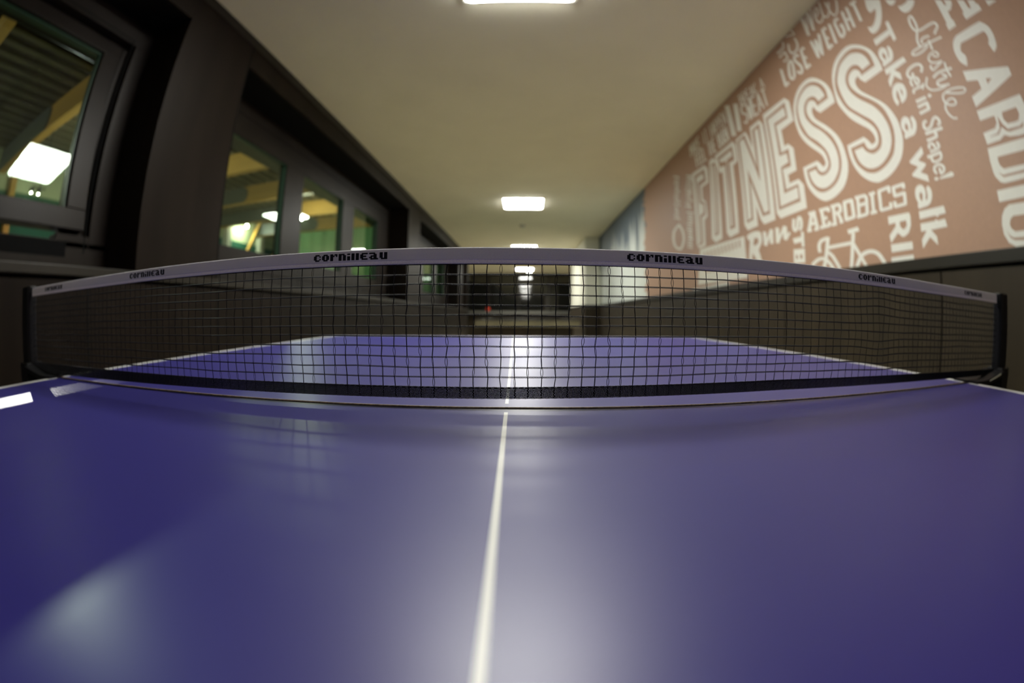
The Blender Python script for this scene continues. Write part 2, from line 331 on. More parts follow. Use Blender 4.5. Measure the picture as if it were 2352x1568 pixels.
# ---------------------------------------------------------------- mural
MURAL=[[[8421,21141,8264,21051,8105,20947,7952,20829,7800,20691,7654,20540,7531,20388,7440,20241,7372,20093,7316,19946,7271,19797,7239,19649,7217,19511,7206,19375,7205,19249,7205,19161,8646,19124,8934,19401,9016,19621,9086,19610,9184,19593,9264,19562,9310,19515,9338,19455,9350,19385,9346,19303,9325,19211,9286,19114,9237,19019,9170,18919,9058,18794,8874,18629,8648,18442,8437,18268,8255,18116,8086,17974,7936,17838,7810,17711,7701,17588,7602,17458,7508,17307,7423,17149,7352,17001,7298,16882,7257,16773,7225,16640,7199,16462,7180,16262,7178,16074,7192,15913,7222,15762,7272,15612,7344,15454,7436,15295,7541,15154,7661,15037,7796,14936,7940,14845,8093,14761,8256,14686,8425,14622,8603,14570,8787,14530,8965,14502,9126,14483,9279,14477,9445,14499,9638,14558,9843,14647,10039,14750,10216,14862,10382,14988,10536,15131,10680,15295,10810,15475,10919,15662,11005,15855,11068,16054,11111,16242,11128,16429,11125,16605,11119,16727,9766,16735,9533,16525,9314,16230,9254,16231,9170,16233,9097,16244,9045,16264,9003,16292,8980,16341,8975,16418,8989,16515,9026,16621,9086,16732,9170,16851,9282,16975,9430,17099,9608,17228,9798,17372,10004,17537,10223,17718,10426,17913,10603,18128,10761,18357,10895,18571,11002,18746,11083,18903,11138,19085,11159,19318,11151,19575,11129,19818,11106,20033,11070,20234,11007,20423,10913,20604,10792,20774,10649,20925,10484,21056,10297,21168,10091,21259,9853,21326,9599,21372,9369,21395,9186,21395,9028,21374,8875,21337,8721,21286,8572,21221],[8552,21002,8369,20902,8176,20779,8010,20644,7878,20506,7771,20356,7692,20188,7648,19968,7629,19729,7618,19561,8769,19540,8767,19594,8766,19670,8784,19747,8829,19820,8893,19894,8968,19956,9055,20006,9155,20044,9260,20061,9378,20050,9501,20017,9607,19968,9689,19906,9754,19829,9796,19738,9817,19632,9816,19514,9787,19390,9723,19263,9631,19132,9529,19005,9424,18886,9308,18771,9171,18649,9005,18517,8819,18380,8631,18231,8437,18064,8241,17887,8077,17712,7958,17549,7868,17385,7793,17206,7724,16993,7667,16764,7633,16558,7628,16386,7645,16234,7671,16098,7700,15983,7738,15884,7785,15782,7837,15667,7897,15549,7980,15440,8095,15342,8234,15252,8377,15174,8522,15110,8672,15056,8820,15013,8963,14979,9104,14955,9243,14942,9376,14940,9506,14950,9643,14976,9790,15017,9944,15074,10098,15154,10257,15264,10417,15398,10553,15537,10653,15669,10727,15804,10786,15955,10834,16151,10865,16362,10885,16513,9804,16500,9792,16446,9773,16368,9744,16292,9705,16223,9655,16156,9593,16100,9514,16057,9421,16026,9325,16008,9223,16004,9117,16013,9022,16038,8941,16079,8871,16136,8816,16212,8779,16317,8757,16442,8753,16561,8769,16664,8803,16762,8852,16860,8908,16952,8979,17043,9082,17154,9233,17299,9418,17464,9606,17631,9795,17794,9987,17958,10157,18108,10290,18228,10400,18331,10500,18447,10594,18584,10679,18732,10757,18899,10835,19094,10905,19308,10950,19514,10964,19702,10953,19879,10915,20050,10848,20213,10754,20367,10637,20515,10499,20663,10340,20804,10162,20921,9958,21005,9739,21065,9529,21106,9339,21132,9160,21140,8992,21131,8842,21108,8703,21068]],
[[8634,20766,8489,20690,8353,20601,8236,20502,8139,20391,8060,20270,7997,20150,7952,20020,7924,19890,7905,19799,8559,19766,8599,19846,8657,19960,8720,20059,8782,20126,8850,20178,8929,20221,9018,20261,9118,20293,9235,20304,9382,20291,9546,20257,9694,20200,9817,20116,9923,20010,9999,19893,10039,19770,10050,19637,10035,19498,9998,19353,9936,19201,9848,19047,9730,18890,9589,18731,9437,18578,9270,18432,9094,18292,8931,18161,8791,18049,8664,17945,8543,17830,8422,17695,8308,17550,8208,17406,8128,17264,8062,17122,8006,16989,7960,16871,7924,16760,7899,16644,7887,16510,7886,16370,7893,16241,7905,16133,7927,16035,7966,15934,8027,15822,8107,15706,8200,15600,8305,15506,8425,15422,8559,15346,8711,15276,8878,15215,9053,15173,9241,15153,9439,15154,9627,15178,9800,15228,9964,15302,10114,15395,10252,15507,10376,15638,10478,15787,10556,15976,10610,16182,10646,16329,10000,16315,9962,16247,9904,16152,9822,16060,9705,15972,9565,15887,9427,15827,9300,15801,9176,15799,9056,15814,8935,15844,8819,15890,8722,15951,8653,16027,8603,16117,8568,16215,8547,16321,8541,16434,8549,16549,8572,16665,8609,16783,8664,16905,8735,17031,8823,17162,8939,17297,9092,17436,9275,17581,9471,17738,9691,17922,9926,18120,10124,18302,10258,18442,10353,18563,10439,18709,10526,18911,10601,19141,10658,19358,10691,19550,10704,19729,10700,19888,10686,20011,10655,20113,10590,20229,10478,20385,10332,20554,10173,20692,10009,20777,9834,20831,9657,20870,9475,20900,9291,20916,9114,20911,8946,20881,8785,20830]],
[[12636,21222,12494,21144,12342,21049,12180,20925,11994,20760,11798,20569,11636,20378,11526,20194,11448,20009,11390,19835,11352,19671,11333,19515,11323,19385,11320,19281,11325,19202,11330,19148,12768,19116,13103,19416,13207,19661,13265,19648,13346,19628,13411,19592,13447,19536,13467,19465,13467,19378,13446,19270,13406,19147,13342,19027,13244,18913,13123,18802,13012,18704,12930,18635,12857,18579,12758,18498,12613,18376,12444,18230,12272,18068,12095,17887,11914,17690,11760,17492,11641,17296,11547,17098,11471,16895,11412,16677,11371,16454,11342,16253,11325,16090,11321,15948,11338,15802,11377,15643,11436,15480,11518,15323,11631,15168,11767,15018,11908,14893,12047,14804,12193,14739,12352,14681,12528,14620,12719,14565,12919,14524,13133,14497,13358,14485,13573,14500,13771,14551,13960,14630,14146,14730,14338,14854,14528,15000,14700,15154,14849,15311,14980,15476,15089,15648,15173,15830,15234,16020,15277,16210,15300,16415,15305,16620,15306,16764,13887,16747,13833,16703,13754,16637,13670,16560,13575,16461,13475,16350,13405,16272,13345,16289,13262,16314,13200,16350,13172,16395,13164,16452,13175,16523,13207,16620,13258,16733,13319,16840,13376,16920,13444,16993,13563,17100,13771,17268,14033,17474,14276,17678,14474,17859,14650,18035,14806,18218,14943,18406,15059,18600,15154,18816,15231,19075,15285,19357,15313,19611,15306,19818,15273,19996,15236,20154,15212,20286,15185,20398,15122,20522,15010,20679,14862,20846,14694,20996,14511,21122,14310,21230,14098,21312,13868,21361,13629,21385,13420,21394,13260,21394,13127,21380,13001,21355,12879,21324,12762,21282],[12738,21003,12576,20923,12416,20827,12274,20725,12155,20621,12053,20510,11967,20394,11895,20274,11839,20148,11802,20017,11789,19861,11794,19699,11799,19586,12898,19566,12913,19644,12937,19753,12981,19854,13051,19937,13141,20012,13243,20069,13359,20111,13488,20134,13611,20123,13730,20066,13843,19974,13926,19874,13968,19774,13980,19665,13966,19544,13924,19405,13857,19256,13774,19114,13685,18995,13580,18884,13445,18755,13265,18598,13058,18425,12851,18245,12643,18054,12436,17857,12261,17663,12129,17473,12025,17286,11943,17104,11881,16930,11839,16760,11812,16593,11798,16427,11798,16263,11817,16105,11854,15954,11910,15809,11990,15668,12099,15523,12233,15381,12388,15259,12567,15163,12770,15087,12985,15031,13220,14995,13470,14981,13705,14994,13913,15040,14105,15115,14287,15218,14469,15361,14639,15534,14776,15703,14861,15858,14911,16009,14946,16153,14970,16302,14981,16445,14986,16544,13978,16526,13970,16461,13955,16368,13912,16276,13828,16187,13718,16101,13601,16039,13481,16012,13354,16011,13237,16031,13127,16077,13026,16145,12952,16220,12912,16293,12898,16374,12904,16475,12929,16609,12974,16763,13034,16906,13104,17019,13190,17121,13303,17236,13454,17374,13633,17527,13818,17687,14011,17854,14211,18029,14393,18208,14550,18386,14688,18567,14804,18757,14898,18960,14968,19172,15012,19388,15025,19618,15011,19851,14984,20050,14955,20187,14914,20290,14843,20403,14735,20550,14597,20706,14434,20842,14239,20950,14021,21039,13807,21102,13606,21137,13411,21147,13226,21138,13056,21111,12896,21065]],
[[12822,20823,12667,20737,12509,20630,12373,20511,12264,20371,12175,20219,12107,20085,12065,19974,12043,19880,12029,19817,12669,19773,12715,19855,12782,19971,12858,20075,12936,20150,13023,20214,13131,20263,13270,20301,13431,20325,13587,20323,13735,20289,13878,20228,13998,20149,14087,20050,14153,19933,14196,19811,14215,19683,14211,19550,14192,19429,14166,19338,14126,19259,14055,19155,13949,19009,13813,18841,13650,18667,13447,18497,13218,18324,12998,18138,12790,17932,12590,17714,12421,17502,12288,17300,12184,17102,12105,16918,12050,16751,12019,16596,12005,16447,12007,16301,12026,16159,12057,16029,12094,15913,12143,15808,12223,15701,12342,15581,12491,15458,12657,15354,12844,15276,13050,15216,13251,15181,13440,15170,13626,15185,13808,15225,13990,15294,14169,15389,14329,15500,14462,15629,14574,15775,14665,15923,14732,16086,14776,16251,14804,16367,14140,16340,14100,16269,14041,16170,13966,16077,13875,15996,13769,15922,13646,15871,13497,15847,13331,15845,13178,15866,13041,15915,12914,15986,12817,16064,12758,16143,12728,16229,12715,16331,12717,16454,12736,16593,12773,16736,12825,16873,12896,17014,13003,17171,13165,17361,13366,17569,13569,17763,13775,17932,13982,18085,14154,18223,14257,18327,14321,18413,14397,18542,14517,18752,14649,19008,14750,19252,14798,19459,14814,19652,14811,19836,14800,20016,14771,20186,14706,20344,14595,20492,14450,20626,14285,20739,14093,20827,13883,20894,13690,20939,13532,20962,13390,20965,13250,20951,13107,20926,12966,20885]],
[[18803,21468,15887,21395,15464,20996,15439,19704,16944,19650,16913,18603,16450,18586,15968,18161,16012,16827,16963,16809,16931,16294,15912,16274,15484,15842,15454,14524,18343,14480,18748,14864],[18515,21063,15977,21129,15987,20104,17447,20145,17378,18311,16506,18306,16530,17229,17494,17305,17381,16021,16036,16014,15992,15011,18450,15009]],
[[18303,20896,16202,20885,16151,20301,17630,20351,17652,18203,16798,18104,16736,17530,17651,17474,17648,15849,16161,15867,16155,15222,18216,15181]],
[[23183,21303,21566,21316,21288,20931,20846,19855,20835,21348,19382,21341,19011,20904,18977,14532,20416,14499,20845,14887,21329,15914,21284,14565,22755,14505,23203,14952],[22953,21106,21758,21154,20608,18365,20546,21043,19509,21105,19563,15011,20552,15048,21796,17768,21840,15078,22806,15014]],
[[22664,20955,21968,20933,20426,17351,20250,20906,19755,20876,19703,15234,20297,15214,21971,18621,22096,15261,22653,15178]],
[[27245,21422,23750,21404,23340,20961,23368,19706,24130,19586,24142,14605,25668,14491,26210,14916,26066,19699,26660,19742,26893,20375],[26757,21086,23954,21073,23835,19946,24724,19997,24678,15061,25591,15060,25549,20038,26493,20178]],
[[26487,20829,24230,20835,24107,20389,25095,20344,25117,15306,25413,15278,25215,20293,26231,20535]],
[[28484,21331,27835,21457,27004,21029,27072,14631,28390,14508,29137,14963],[28149,20973,27278,20881,27602,15089,28495,15039]],
[[27962,20766,27608,20748,27962,15261,28246,15221]],
[[32653,21531,29615,21403,28964,20941,29023,19679,30499,19650,30520,18610,29946,18273,29742,16980,30465,16748,30504,14572,32045,14556,32528,15068],[32081,21168,29706,21052,29520,19970,30970,19933,30932,18514,30206,18239,30146,17161,31049,17110,31039,14842,32020,14796]],
[[31656,20855,30161,20813,29957,20297,31431,20320,31405,18479,30486,18110,30542,17440,31472,17347,31471,15004,31868,14968]],
[[15162,14204,15585,13343,15280,13267,14864,14120]],
[[14980,14135,14772,13298,14476,13290,14678,14118]],
[[15249,13506,14710,13496,14762,13669,15303,13683]],
[[15317,14075,14638,14052,14689,14228,15371,14255]],
[[15571,13198,15132,13195,15189,13370,15630,13376]],
[[14889,13167,14465,13174,14529,13345,14955,13341]],
[[14251,14178,14127,13258,13840,13240,13959,14150]],
[[14266,14055,13476,14034,13524,14202,14318,14229]],
[[13641,14130,13618,13940,13337,13917,13360,14105]],
[[13360,14090,13444,14035,13584,14062,13641,14145,13557,14201,13416,14173]],
[[13955,13580,13600,13590,13668,13757,14025,13750]],
[[14339,13182,13481,13180,13530,13344,14392,13352]],
[[13366,13251,13383,13444,13663,13468,13646,13273]],
[[13366,13239,13447,13182,13586,13204,13645,13285,13564,13342,13424,13319]],
[[13160,14170,13157,13260,12885,13233,12886,14132]],
[[13223,14055,12525,14036,12569,14199,13270,14222]],
[[12662,14091,12564,13983,12338,14037,12433,14144]],
[[12415,14091,12495,14038,12627,14064,12680,14144,12600,14198,12467,14171]],
[[12583,14032,12608,13789,12344,13748,12319,13989]],
[[12320,13985,12398,13931,12530,13957,12583,14036,12503,14090,12371,14064]],
[[12524,13848,12939,13801,12838,13641,12427,13690]],
[[12344,13744,12422,13690,12554,13714,12607,13793,12528,13847,12397,13822]],
[[12805,13686,12574,13263,12325,13287,12552,13706]],
[[13285,13157,12852,13162,12904,13323,13340,13321]],
[[12617,13186,12315,13183,12356,13340,12658,13345]],
[[11129,14102,11167,13276,10925,13249,10885,14067]],
[[11196,14083,10430,14041,10453,14191,11222,14237]],
[[10544,14091,10461,13992,10258,14042,10340,14141]],
[[10325,14092,10398,14043,10515,14066,10559,14140,10486,14190,10369,14165]],
[[10477,14034,10491,13781,10257,13751,10242,14001]],
[[10243,13994,10315,13944,10431,13968,10476,14041,10403,14090,10287,14067]],
[[10394,13840,10990,13840,10945,13688,10352,13692]],
[[10258,13743,10328,13694,10445,13716,10490,13788,10418,13838,10302,13816]],
[[10496,13760,10546,13313,10312,13280,10262,13723]],
[[10481,13366,10612,13339,10505,13199,10375,13227]],
[[10313,13277,10382,13226,10498,13245,10545,13317,10475,13368,10358,13347]],
[[10578,13342,11238,13342,11196,13191,10539,13195]],
[[10442,13249,10512,13197,10629,13217,10676,13289,10605,13340,10488,13320]],
[[10036,14134,10076,13291,9848,13266,9806,14101]],
[[10110,14019,9679,14024,9723,14170,10155,14167]],
[[10170,13195,9707,13195,9740,13338,10205,13340]],
[[8621,13871,8598,14117,8812,14149,8835,13901]],
[[8730,14203,9427,14168,9371,14025,8678,14064]],
[[8599,14111,8666,14065,8772,14087,8810,14156,8742,14202,8637,14179]],
[[9511,14111,9538,13282,9317,13260,9288,14081]],
[[9290,14073,9359,14026,9469,14048,9510,14119,9440,14167,9330,14144]],
[[9411,13201,8721,13201,8750,13338,9443,13341]],
[[9318,13252,9384,13203,9494,13222,9537,13290,9470,13339,9360,13320]],
[[8630,13262,8639,13476,8853,13492,8842,13277]],
[[8631,13251,8695,13204,8801,13222,8842,13288,8776,13336,8671,13317]],
[[7676,13866,7647,14044,7849,14079,7878,13898]],
[[7765,14129,8450,14121,8412,13983,7730,13994]],
[[7647,14040,7712,13996,7813,14017,7848,14083,7783,14127,7683,14106]],
[[8537,14059,8502,13695,8292,13684,8326,14045]],
[[8327,14030,8394,13984,8498,14006,8536,14074,8469,14120,8364,14098]],
[[8378,13622,7751,13634,7785,13767,8415,13758]],
[[8293,13670,8358,13623,8462,13643,8501,13710,8435,13756,8331,13736]],
[[7870,13713,7903,13267,7701,13245,7667,13687]],
[[7668,13681,7732,13636,7832,13655,7869,13720,7804,13765,7704,13746]],
[[7814,13322,8472,13324,8444,13189,7788,13191]],
[[7702,13239,7764,13193,7864,13210,7902,13274,7839,13320,7739,13302]],
[[8354,13249,8360,13471,8570,13488,8563,13264]],
[[8355,13238,8418,13191,8522,13209,8562,13275,8498,13322,8394,13304]],
[[12051,14042,11463,14032,11508,14199,12100,14213]],
[[11939,14100,12022,14043,12159,14071,12214,14155,12130,14211,11992,14183]],
[[11621,14131,11581,13329,11315,13308,11352,14101]],
[[11354,14089,11435,14034,11568,14060,11620,14143,11538,14198,11405,14170]],
[[11478,13400,12110,13377,12045,13210,11417,13237]],
[[11316,13296,11394,13239,11526,13261,11580,13341,11501,13397,11369,13375]],
[[11941,13279,11937,14109,12215,14146,12216,13307]],
[[11941,13270,12022,13212,12159,13235,12215,13316,12134,13374,11997,13351]],
[[9034,12919,7651,12882,7597,12718,7629,12369,7797,12104,8062,11982,8240,11981,8498,12171,8992,11820,9058,12128,8596,12458,8588,12606,9038,12591],[8315,12600,7901,12607,7885,12404,8012,12288,8157,12273,8311,12418]],
[[9019,11754,7648,11726,7637,11433,9005,11432]],
[[9048,11219,7647,11218,7619,11012,9071,11010]],
[[17042,14207,17105,13990,16799,13926,16736,14141]],
[[17106,13986,17148,13741,16840,13688,16798,13930]],
[[16798,13931,16885,13874,17039,13901,17106,13985,17017,14041,16863,14014]],
[[17146,13717,17093,13571,16791,13567,16842,13711]],
[[16840,13688,16927,13632,17081,13657,17148,13740,17060,13797,16905,13771]],
[[17056,13527,16958,13458,16731,13541,16827,13610]],
[[16788,13544,16875,13487,17029,13512,17096,13594,17008,13651,16854,13626]],
[[16756,13423,16625,13456,16799,13611,16932,13577]],
[[16692,13475,16778,13418,16931,13442,16997,13524,16910,13582,16757,13557]],
[[16578,13479,16451,13591,16716,13701,16846,13588]],
[[16561,13509,16646,13452,16798,13476,16864,13558,16777,13615,16626,13590]],
[[16434,13614,16368,13825,16665,13890,16733,13677]],
[[16433,13620,16518,13564,16669,13589,16734,13671,16648,13727,16497,13702]],
[[16368,13826,16308,14031,16605,14095,16666,13889]],
[[16366,13831,16452,13776,16602,13802,16667,13884,16580,13940,16430,13913]],
[[16324,14007,16229,14091,16492,14204,16589,14119]],
[[16307,14036,16393,13981,16543,14008,16606,14090,16519,14145,16369,14118]],
[[16310,14064,16213,14070,16313,14236,16410,14231]],
[[16212,14120,16297,14065,16446,14092,16510,14175,16423,14230,16274,14202]],
[[16386,14123,16299,14044,16057,14104,16141,14182]],
[[16116,14125,16201,14071,16349,14098,16412,14180,16325,14235,16177,14207]],
[[16323,14076,16268,13941,15981,13940,16034,14073]],
[[16031,14047,16116,13993,16263,14020,16326,14102,16240,14156,16092,14129]],
[[16272,13962,16281,13774,15986,13734,15977,13919]],
[[15978,13914,16062,13859,16209,13885,16271,13967,16186,14021,16039,13995]],
[[16279,13784,16329,13608,16037,13550,15988,13724]],
[[15987,13729,16071,13674,16217,13699,16280,13779,16195,13835,16049,13809]],
[[16311,13634,16412,13550,16154,13440,16054,13524]],
[[16036,13555,16119,13499,16266,13523,16330,13603,16245,13659,16098,13634]],
[[16387,13564,16481,13525,16271,13387,16178,13426]],
[[16135,13471,16219,13415,16367,13439,16431,13519,16346,13575,16198,13551]],
[[16247,13338,16269,12514,15988,12487,15965,13302]],
[[17047,12788,16052,12791,16152,13085,17156,13092]],
[[17157,12476,15999,12394,16018,11646,17171,11712],[16953,12140,16747,12132,16738,11916,16944,11922],[16514,12121,16257,12107,16262,11881,16508,11892]],
[[13788,12083,11704,12075,11736,12235,13828,12256]],
[[11768,12618,11887,12089,11621,12050,11504,12573]],
[[11886,12090,12100,11030,11832,11010,11621,12049]],
[[11620,12053,11695,11994,11829,12009,11887,12085,11811,12145,11678,12129]],
[[11864,12120,10947,11010,10723,11031,11623,12170]],
[[13890,12719,14225,11568,13922,11523,13592,12661]],
[[14220,11580,14400,11261,14103,11194,13927,11510]],
[[13921,11531,14003,11464,14157,11478,14227,11560,14143,11627,13990,11612]],
[[12004,12587,11169,12623,11239,12828,12080,12798]],
[[11405,11010,11263,11183,11537,11261,11682,11046]],
[[11267,11178,11074,11408,11336,11499,11533,11267]],
[[11253,11210,11333,11141,11480,11153,11547,11235,11466,11304,11319,11291]],
[[11102,11386,10915,11486,11118,11622,11308,11521]],
[[11060,11439,11140,11372,11285,11385,11351,11467,11270,11535,11124,11521]],
[[10953,11472,10753,11519,10877,11682,11079,11635]],
[[10873,11539,10953,11472,11097,11486,11161,11568,11080,11635,10936,11620]],
[[10775,11516,10553,11542,10631,11710,10854,11685]],
[[10673,11586,10752,11520,10894,11534,10958,11615,10877,11681,10735,11666]],
[[10589,11540,10364,11531,10370,11700,10595,11711]],
[[10453,11611,10531,11545,10671,11560,10733,11640,10654,11706,10514,11691]],
[[10405,11536,10185,11485,10109,11641,10328,11694]],
[[10229,11601,10306,11536,10445,11550,10506,11630,10427,11695,10289,11680]],
[[10219,11496,10019,11410,9877,11544,10075,11630]],
[[10011,11549,10087,11485,10224,11498,10284,11577,10207,11642,10070,11628]],
[[10054,11431,9897,11305,9689,11398,9843,11523]],
[[9814,11464,9889,11400,10024,11412,10084,11490,10008,11555,9873,11541]],
[[9909,11316,9783,11180,9554,11252,9678,11387]],
[[9660,11339,9734,11275,9868,11287,9927,11364,9852,11429,9718,11416]],
[[9787,11185,9685,11056,9450,11119,9550,11247]],
[[9536,11204,9609,11140,9742,11151,9801,11227,9727,11292,9595,11280]],
[[9688,11060,9621,11010,9381,11020,9447,11115]],
[[9436,11077,9508,11013,9640,11023,9699,11099,9626,11163,9494,11152]],
[[13728,12724,14042,12716,13980,12551,13668,12561]],
[[14061,12714,14412,12674,14308,12510,13961,12552]],
[[13868,12613,13949,12554,14092,12573,14155,12653,14073,12713,13930,12693]],
[[14478,12652,14645,12542,14407,12422,14242,12532]],
[[14214,12572,14296,12512,14442,12531,14507,12612,14424,12672,14277,12652]],
[[14669,12517,14743,12371,14456,12303,14383,12447]],
[[14379,12463,14461,12402,14609,12420,14674,12501,14591,12562,14443,12543]],
[[14748,12346,14729,12167,14433,12152,14451,12329]],
[[14451,12319,14533,12257,14681,12275,14748,12356,14664,12417,14516,12399]],
[[14727,12156,14678,12011,14388,12019,14435,12163]],
[[14433,12142,14515,12080,14663,12097,14729,12177,14647,12239,14499,12221]],
[[13912,11875,13739,11799,13586,11921,13757,11998]],
[[13764,11812,13521,11652,13323,11748,13561,11907]],
[[13523,11845,13600,11784,13740,11799,13803,11875,13725,11936,13585,11921]],
[[13544,11672,13239,11326,13001,11385,13300,11728]],
[[13285,11686,13360,11626,13498,11640,13560,11715,13484,11775,13346,11761]],
[[13242,11329,12989,11019,12750,11074,12998,11382]],
[[12985,11344,13058,11283,13193,11295,13255,11368,13181,11429,13046,11416]],
[[15215,11368,14997,11473,15213,11606,15433,11501]],
[[15007,11469,14733,11577,14925,11718,15203,11610]],
[[14953,11525,15035,11460,15187,11474,15258,11553,15175,11618,15022,11603]],
[[14769,11567,14530,11608,14647,11767,14888,11728]],
[[14679,11632,14760,11569,14910,11583,14979,11662,14897,11726,14747,11711]],
[[14571,11604,14345,11603,14378,11768,14605,11770]],
[[14441,11672,14521,11609,14669,11624,14737,11702,14655,11765,14508,11750]],
[[14396,11609,14194,11568,14127,11721,14327,11762]],
[[14216,11671,14295,11608,14441,11623,14508,11700,14428,11763,14282,11748]],
[[14239,11582,14049,11501,13895,11625,14082,11707]],
[[14017,11630,14095,11568,14239,11582,14305,11659,14226,11721,14082,11706]],
[[14078,11516,13882,11384,13674,11478,13867,11610]],
[[13830,11549,13907,11488,14050,11501,14115,11577,14037,11639,13894,11625]],
[[13894,11392,13720,11243,13492,11321,13663,11469]],
[[13638,11418,13714,11356,13855,11369,13919,11444,13842,11506,13702,11493]],
[[13729,11253,13596,11104,13352,11164,13483,11312]],
[[13467,11270,13542,11209,13681,11220,13745,11294,13670,11356,13530,11344]],
[[13600,11108,13513,11010,13263,11046,13348,11159]],
[[13336,11123,13410,11061,13548,11072,13612,11145,13537,11207,13399,11196]],
[[5864,21053,5649,21046,5616,20055,5845,20020,5883,20405,7067,20380,7071,20704,5891,20677]],
[[6717,20116,6665,20078,6592,20024,6537,19962,6514,19894,6507,19818,6510,19742,6532,19655,6563,19567,6577,19509,6557,19497,6520,19515,6486,19554,6458,19619,6433,19705,6418,19786,6420,19859,6432,19927,6441,19975,6255,19989,6226,19911,6187,19801,6165,19695,6172,19602,6196,19512,6229,19436,6269,19378,6318,19333,6370,19300,6431,19278,6496,19268,6541,19262,7056,19234,7094,19367,7013,19476,7045,19542,7089,19637,7118,19732,7123,19821,7112,19911,7087,19987,7043,20045,6984,20089,6920,20118,6848,20127,6771,20121],[6779,19854,6744,19817,6714,19749,6698,19683,6702,19624,6719,19566,6742,19527,6773,19513,6810,19519,6843,19545,6873,19603,6900,19682,6905,19751,6875,19803,6824,19844]],
[[7077,19114,5629,19121,5565,18872,6481,18826,6174,18544,6207,18247,6302,18299,6606,18588,7072,18201,7087,18510,6729,18835,7075,18828]],
[[6447,18174,6371,18138,6296,18092,6236,18032,6199,17952,6177,17859,6169,17769,6174,17685,6193,17604,6225,17531,6271,17466,6331,17409,6402,17364,6499,17332,6608,17312,6686,17299,6695,17918,6726,17907,6768,17889,6807,17855,6841,17797,6872,17723,6886,17646,6870,17560,6838,17471,6814,17409,6988,17290,7022,17359,7070,17460,7103,17568,7114,17680,7111,17799,7088,17909,7041,18007,6976,18095,6904,18162,6828,18202,6745,18223,6665,18229,6590,18223,6518,18204],[6521,17904,6493,17904,6453,17861,6424,17814,6415,17772,6417,17725,6427,17684,6449,17641,6480,17604,6503,17608,6518,17693,6526,17820]],
[[6712,16704,6647,16675,6585,16631,6538,16572,6511,16493,6499,16399,6496,16312,6509,16231,6532,16157,6541,16107,6522,16091,6488,16101,6457,16130,6431,16183,6407,16256,6395,16330,6403,16406,6423,16485,6439,16540,6265,16594,6228,16531,6178,16441,6146,16348,6146,16255,6165,16159,6193,16074,6231,16005,6280,15947,6328,15899,6380,15863,6432,15838,6468,15821,7048,15808,7062,15922,6986,16071,7023,16131,7072,16218,7105,16305,7109,16388,7095,16470,7067,16543,7025,16605,6969,16657,6909,16693,6845,16712,6777,16716],[6771,16424,6738,16396,6711,16337,6697,16277,6702,16220,6719,16160,6741,16119,6770,16103,6803,16104,6834,16123,6865,16168,6894,16231,6900,16291,6870,16348,6817,16402]],
[[6195,15248,6170,14971,6570,14774,6154,14550,6216,14464,6565,14285,6190,14104,6178,13829,7071,14239,7090,14323,6648,14530,7086,14784,7092,14855]],
[[6732,13823,6666,13803,6605,13767,6555,13717,6518,13648,6492,13565,6480,13485,6491,13410,6515,13337,6533,13277,6537,13229,6535,13194,6523,13178,6492,13186,6451,13214,6420,13257,6406,13320,6400,13398,6400,13470,6406,13532,6418,13588,6426,13627,6270,13705,6231,13656,6177,13585,6139,13507,6129,13425,6136,13337,6155,13253,6188,13175,6234,13102,6289,13042,6364,12999,6449,12970,6509,12950,7021,12925,7064,13041,7018,13166,7049,13227,7090,13315,7117,13404,7120,13487,7109,13570,7085,13643,7050,13705,7004,13757,6948,13795,6880,13819,6804,13829],[6773,13539,6736,13518,6702,13470,6685,13413,6695,13342,6723,13261,6752,13207,6784,13196,6818,13213,6846,13245,6866,13297,6879,13366,6877,13426,6852,13478,6811,13522]],
[[7044,12820,5581,12813,5526,12539,5932,12525,5996,12452,6124,12532,7054,12522]],
[[7044,12344,6197,12334,6104,12394,6038,12323,5606,12337,5538,12046,6464,12036,6173,11754,6157,11447,6572,11778,7039,11397,7058,11726,6724,12047,7057,12045]],
[[4893,18043,4811,18103,4929,18191,5012,18130]],
[[4803,18110,4729,18193,4863,18267,4937,18183]],
[[4798,18118,4857,18090,4929,18119,4942,18176,4882,18203,4810,18174]],
[[4719,18223,4725,18318,4880,18333,4873,18237]],
[[4724,18201,4783,18173,4855,18203,4868,18259,4808,18287,4736,18257]],
[[4735,18344,4798,18433,4933,18397,4870,18307]],
[[4730,18296,4790,18268,4862,18298,4875,18355,4815,18382,4743,18353]],
[[4831,18461,4958,18524,5027,18432,4900,18369]],
[[4793,18385,4853,18358,4926,18388,4938,18445,4878,18473,4805,18442]],
[[4986,18533,5157,18569,5170,18457,4999,18422]],
[[4920,18447,4980,18420,5053,18450,5065,18508,5005,18536,4932,18505]],
[[5181,18571,5397,18567,5361,18450,5146,18455]],
[[5090,18482,5150,18455,5224,18485,5237,18544,5176,18571,5102,18540]],
[[5410,18566,5614,18532,5550,18417,5347,18451]],
[[5305,18477,5366,18450,5440,18481,5453,18540,5392,18567,5318,18536]],
[[5633,18527,5759,18470,5656,18366,5531,18422]],
[[5507,18443,5568,18416,5643,18447,5657,18506,5596,18534,5521,18502]],
[[5778,18457,5845,18379,5704,18302,5638,18379]],
[[5632,18387,5693,18359,5769,18390,5783,18449,5722,18477,5646,18446]],
[[5854,18353,5855,18242,5696,18218,5694,18327]],
[[5699,18309,5760,18281,5835,18312,5850,18371,5789,18399,5713,18368]],
[[5849,18219,5797,18123,5651,18146,5702,18241]],
[[5700,18200,5760,18171,5836,18202,5851,18261,5790,18289,5715,18258]],
[[5741,18081,5629,18047,5596,18154,5707,18188]],
[[5649,18104,5709,18076,5784,18106,5799,18164,5739,18193,5664,18163]],
[[5588,18043,5476,18053,5525,18168,5637,18158]],
[[5538,18071,5598,18043,5673,18072,5687,18130,5627,18159,5553,18129]],
[[5427,18079,5384,18151,5531,18214,5574,18142]],
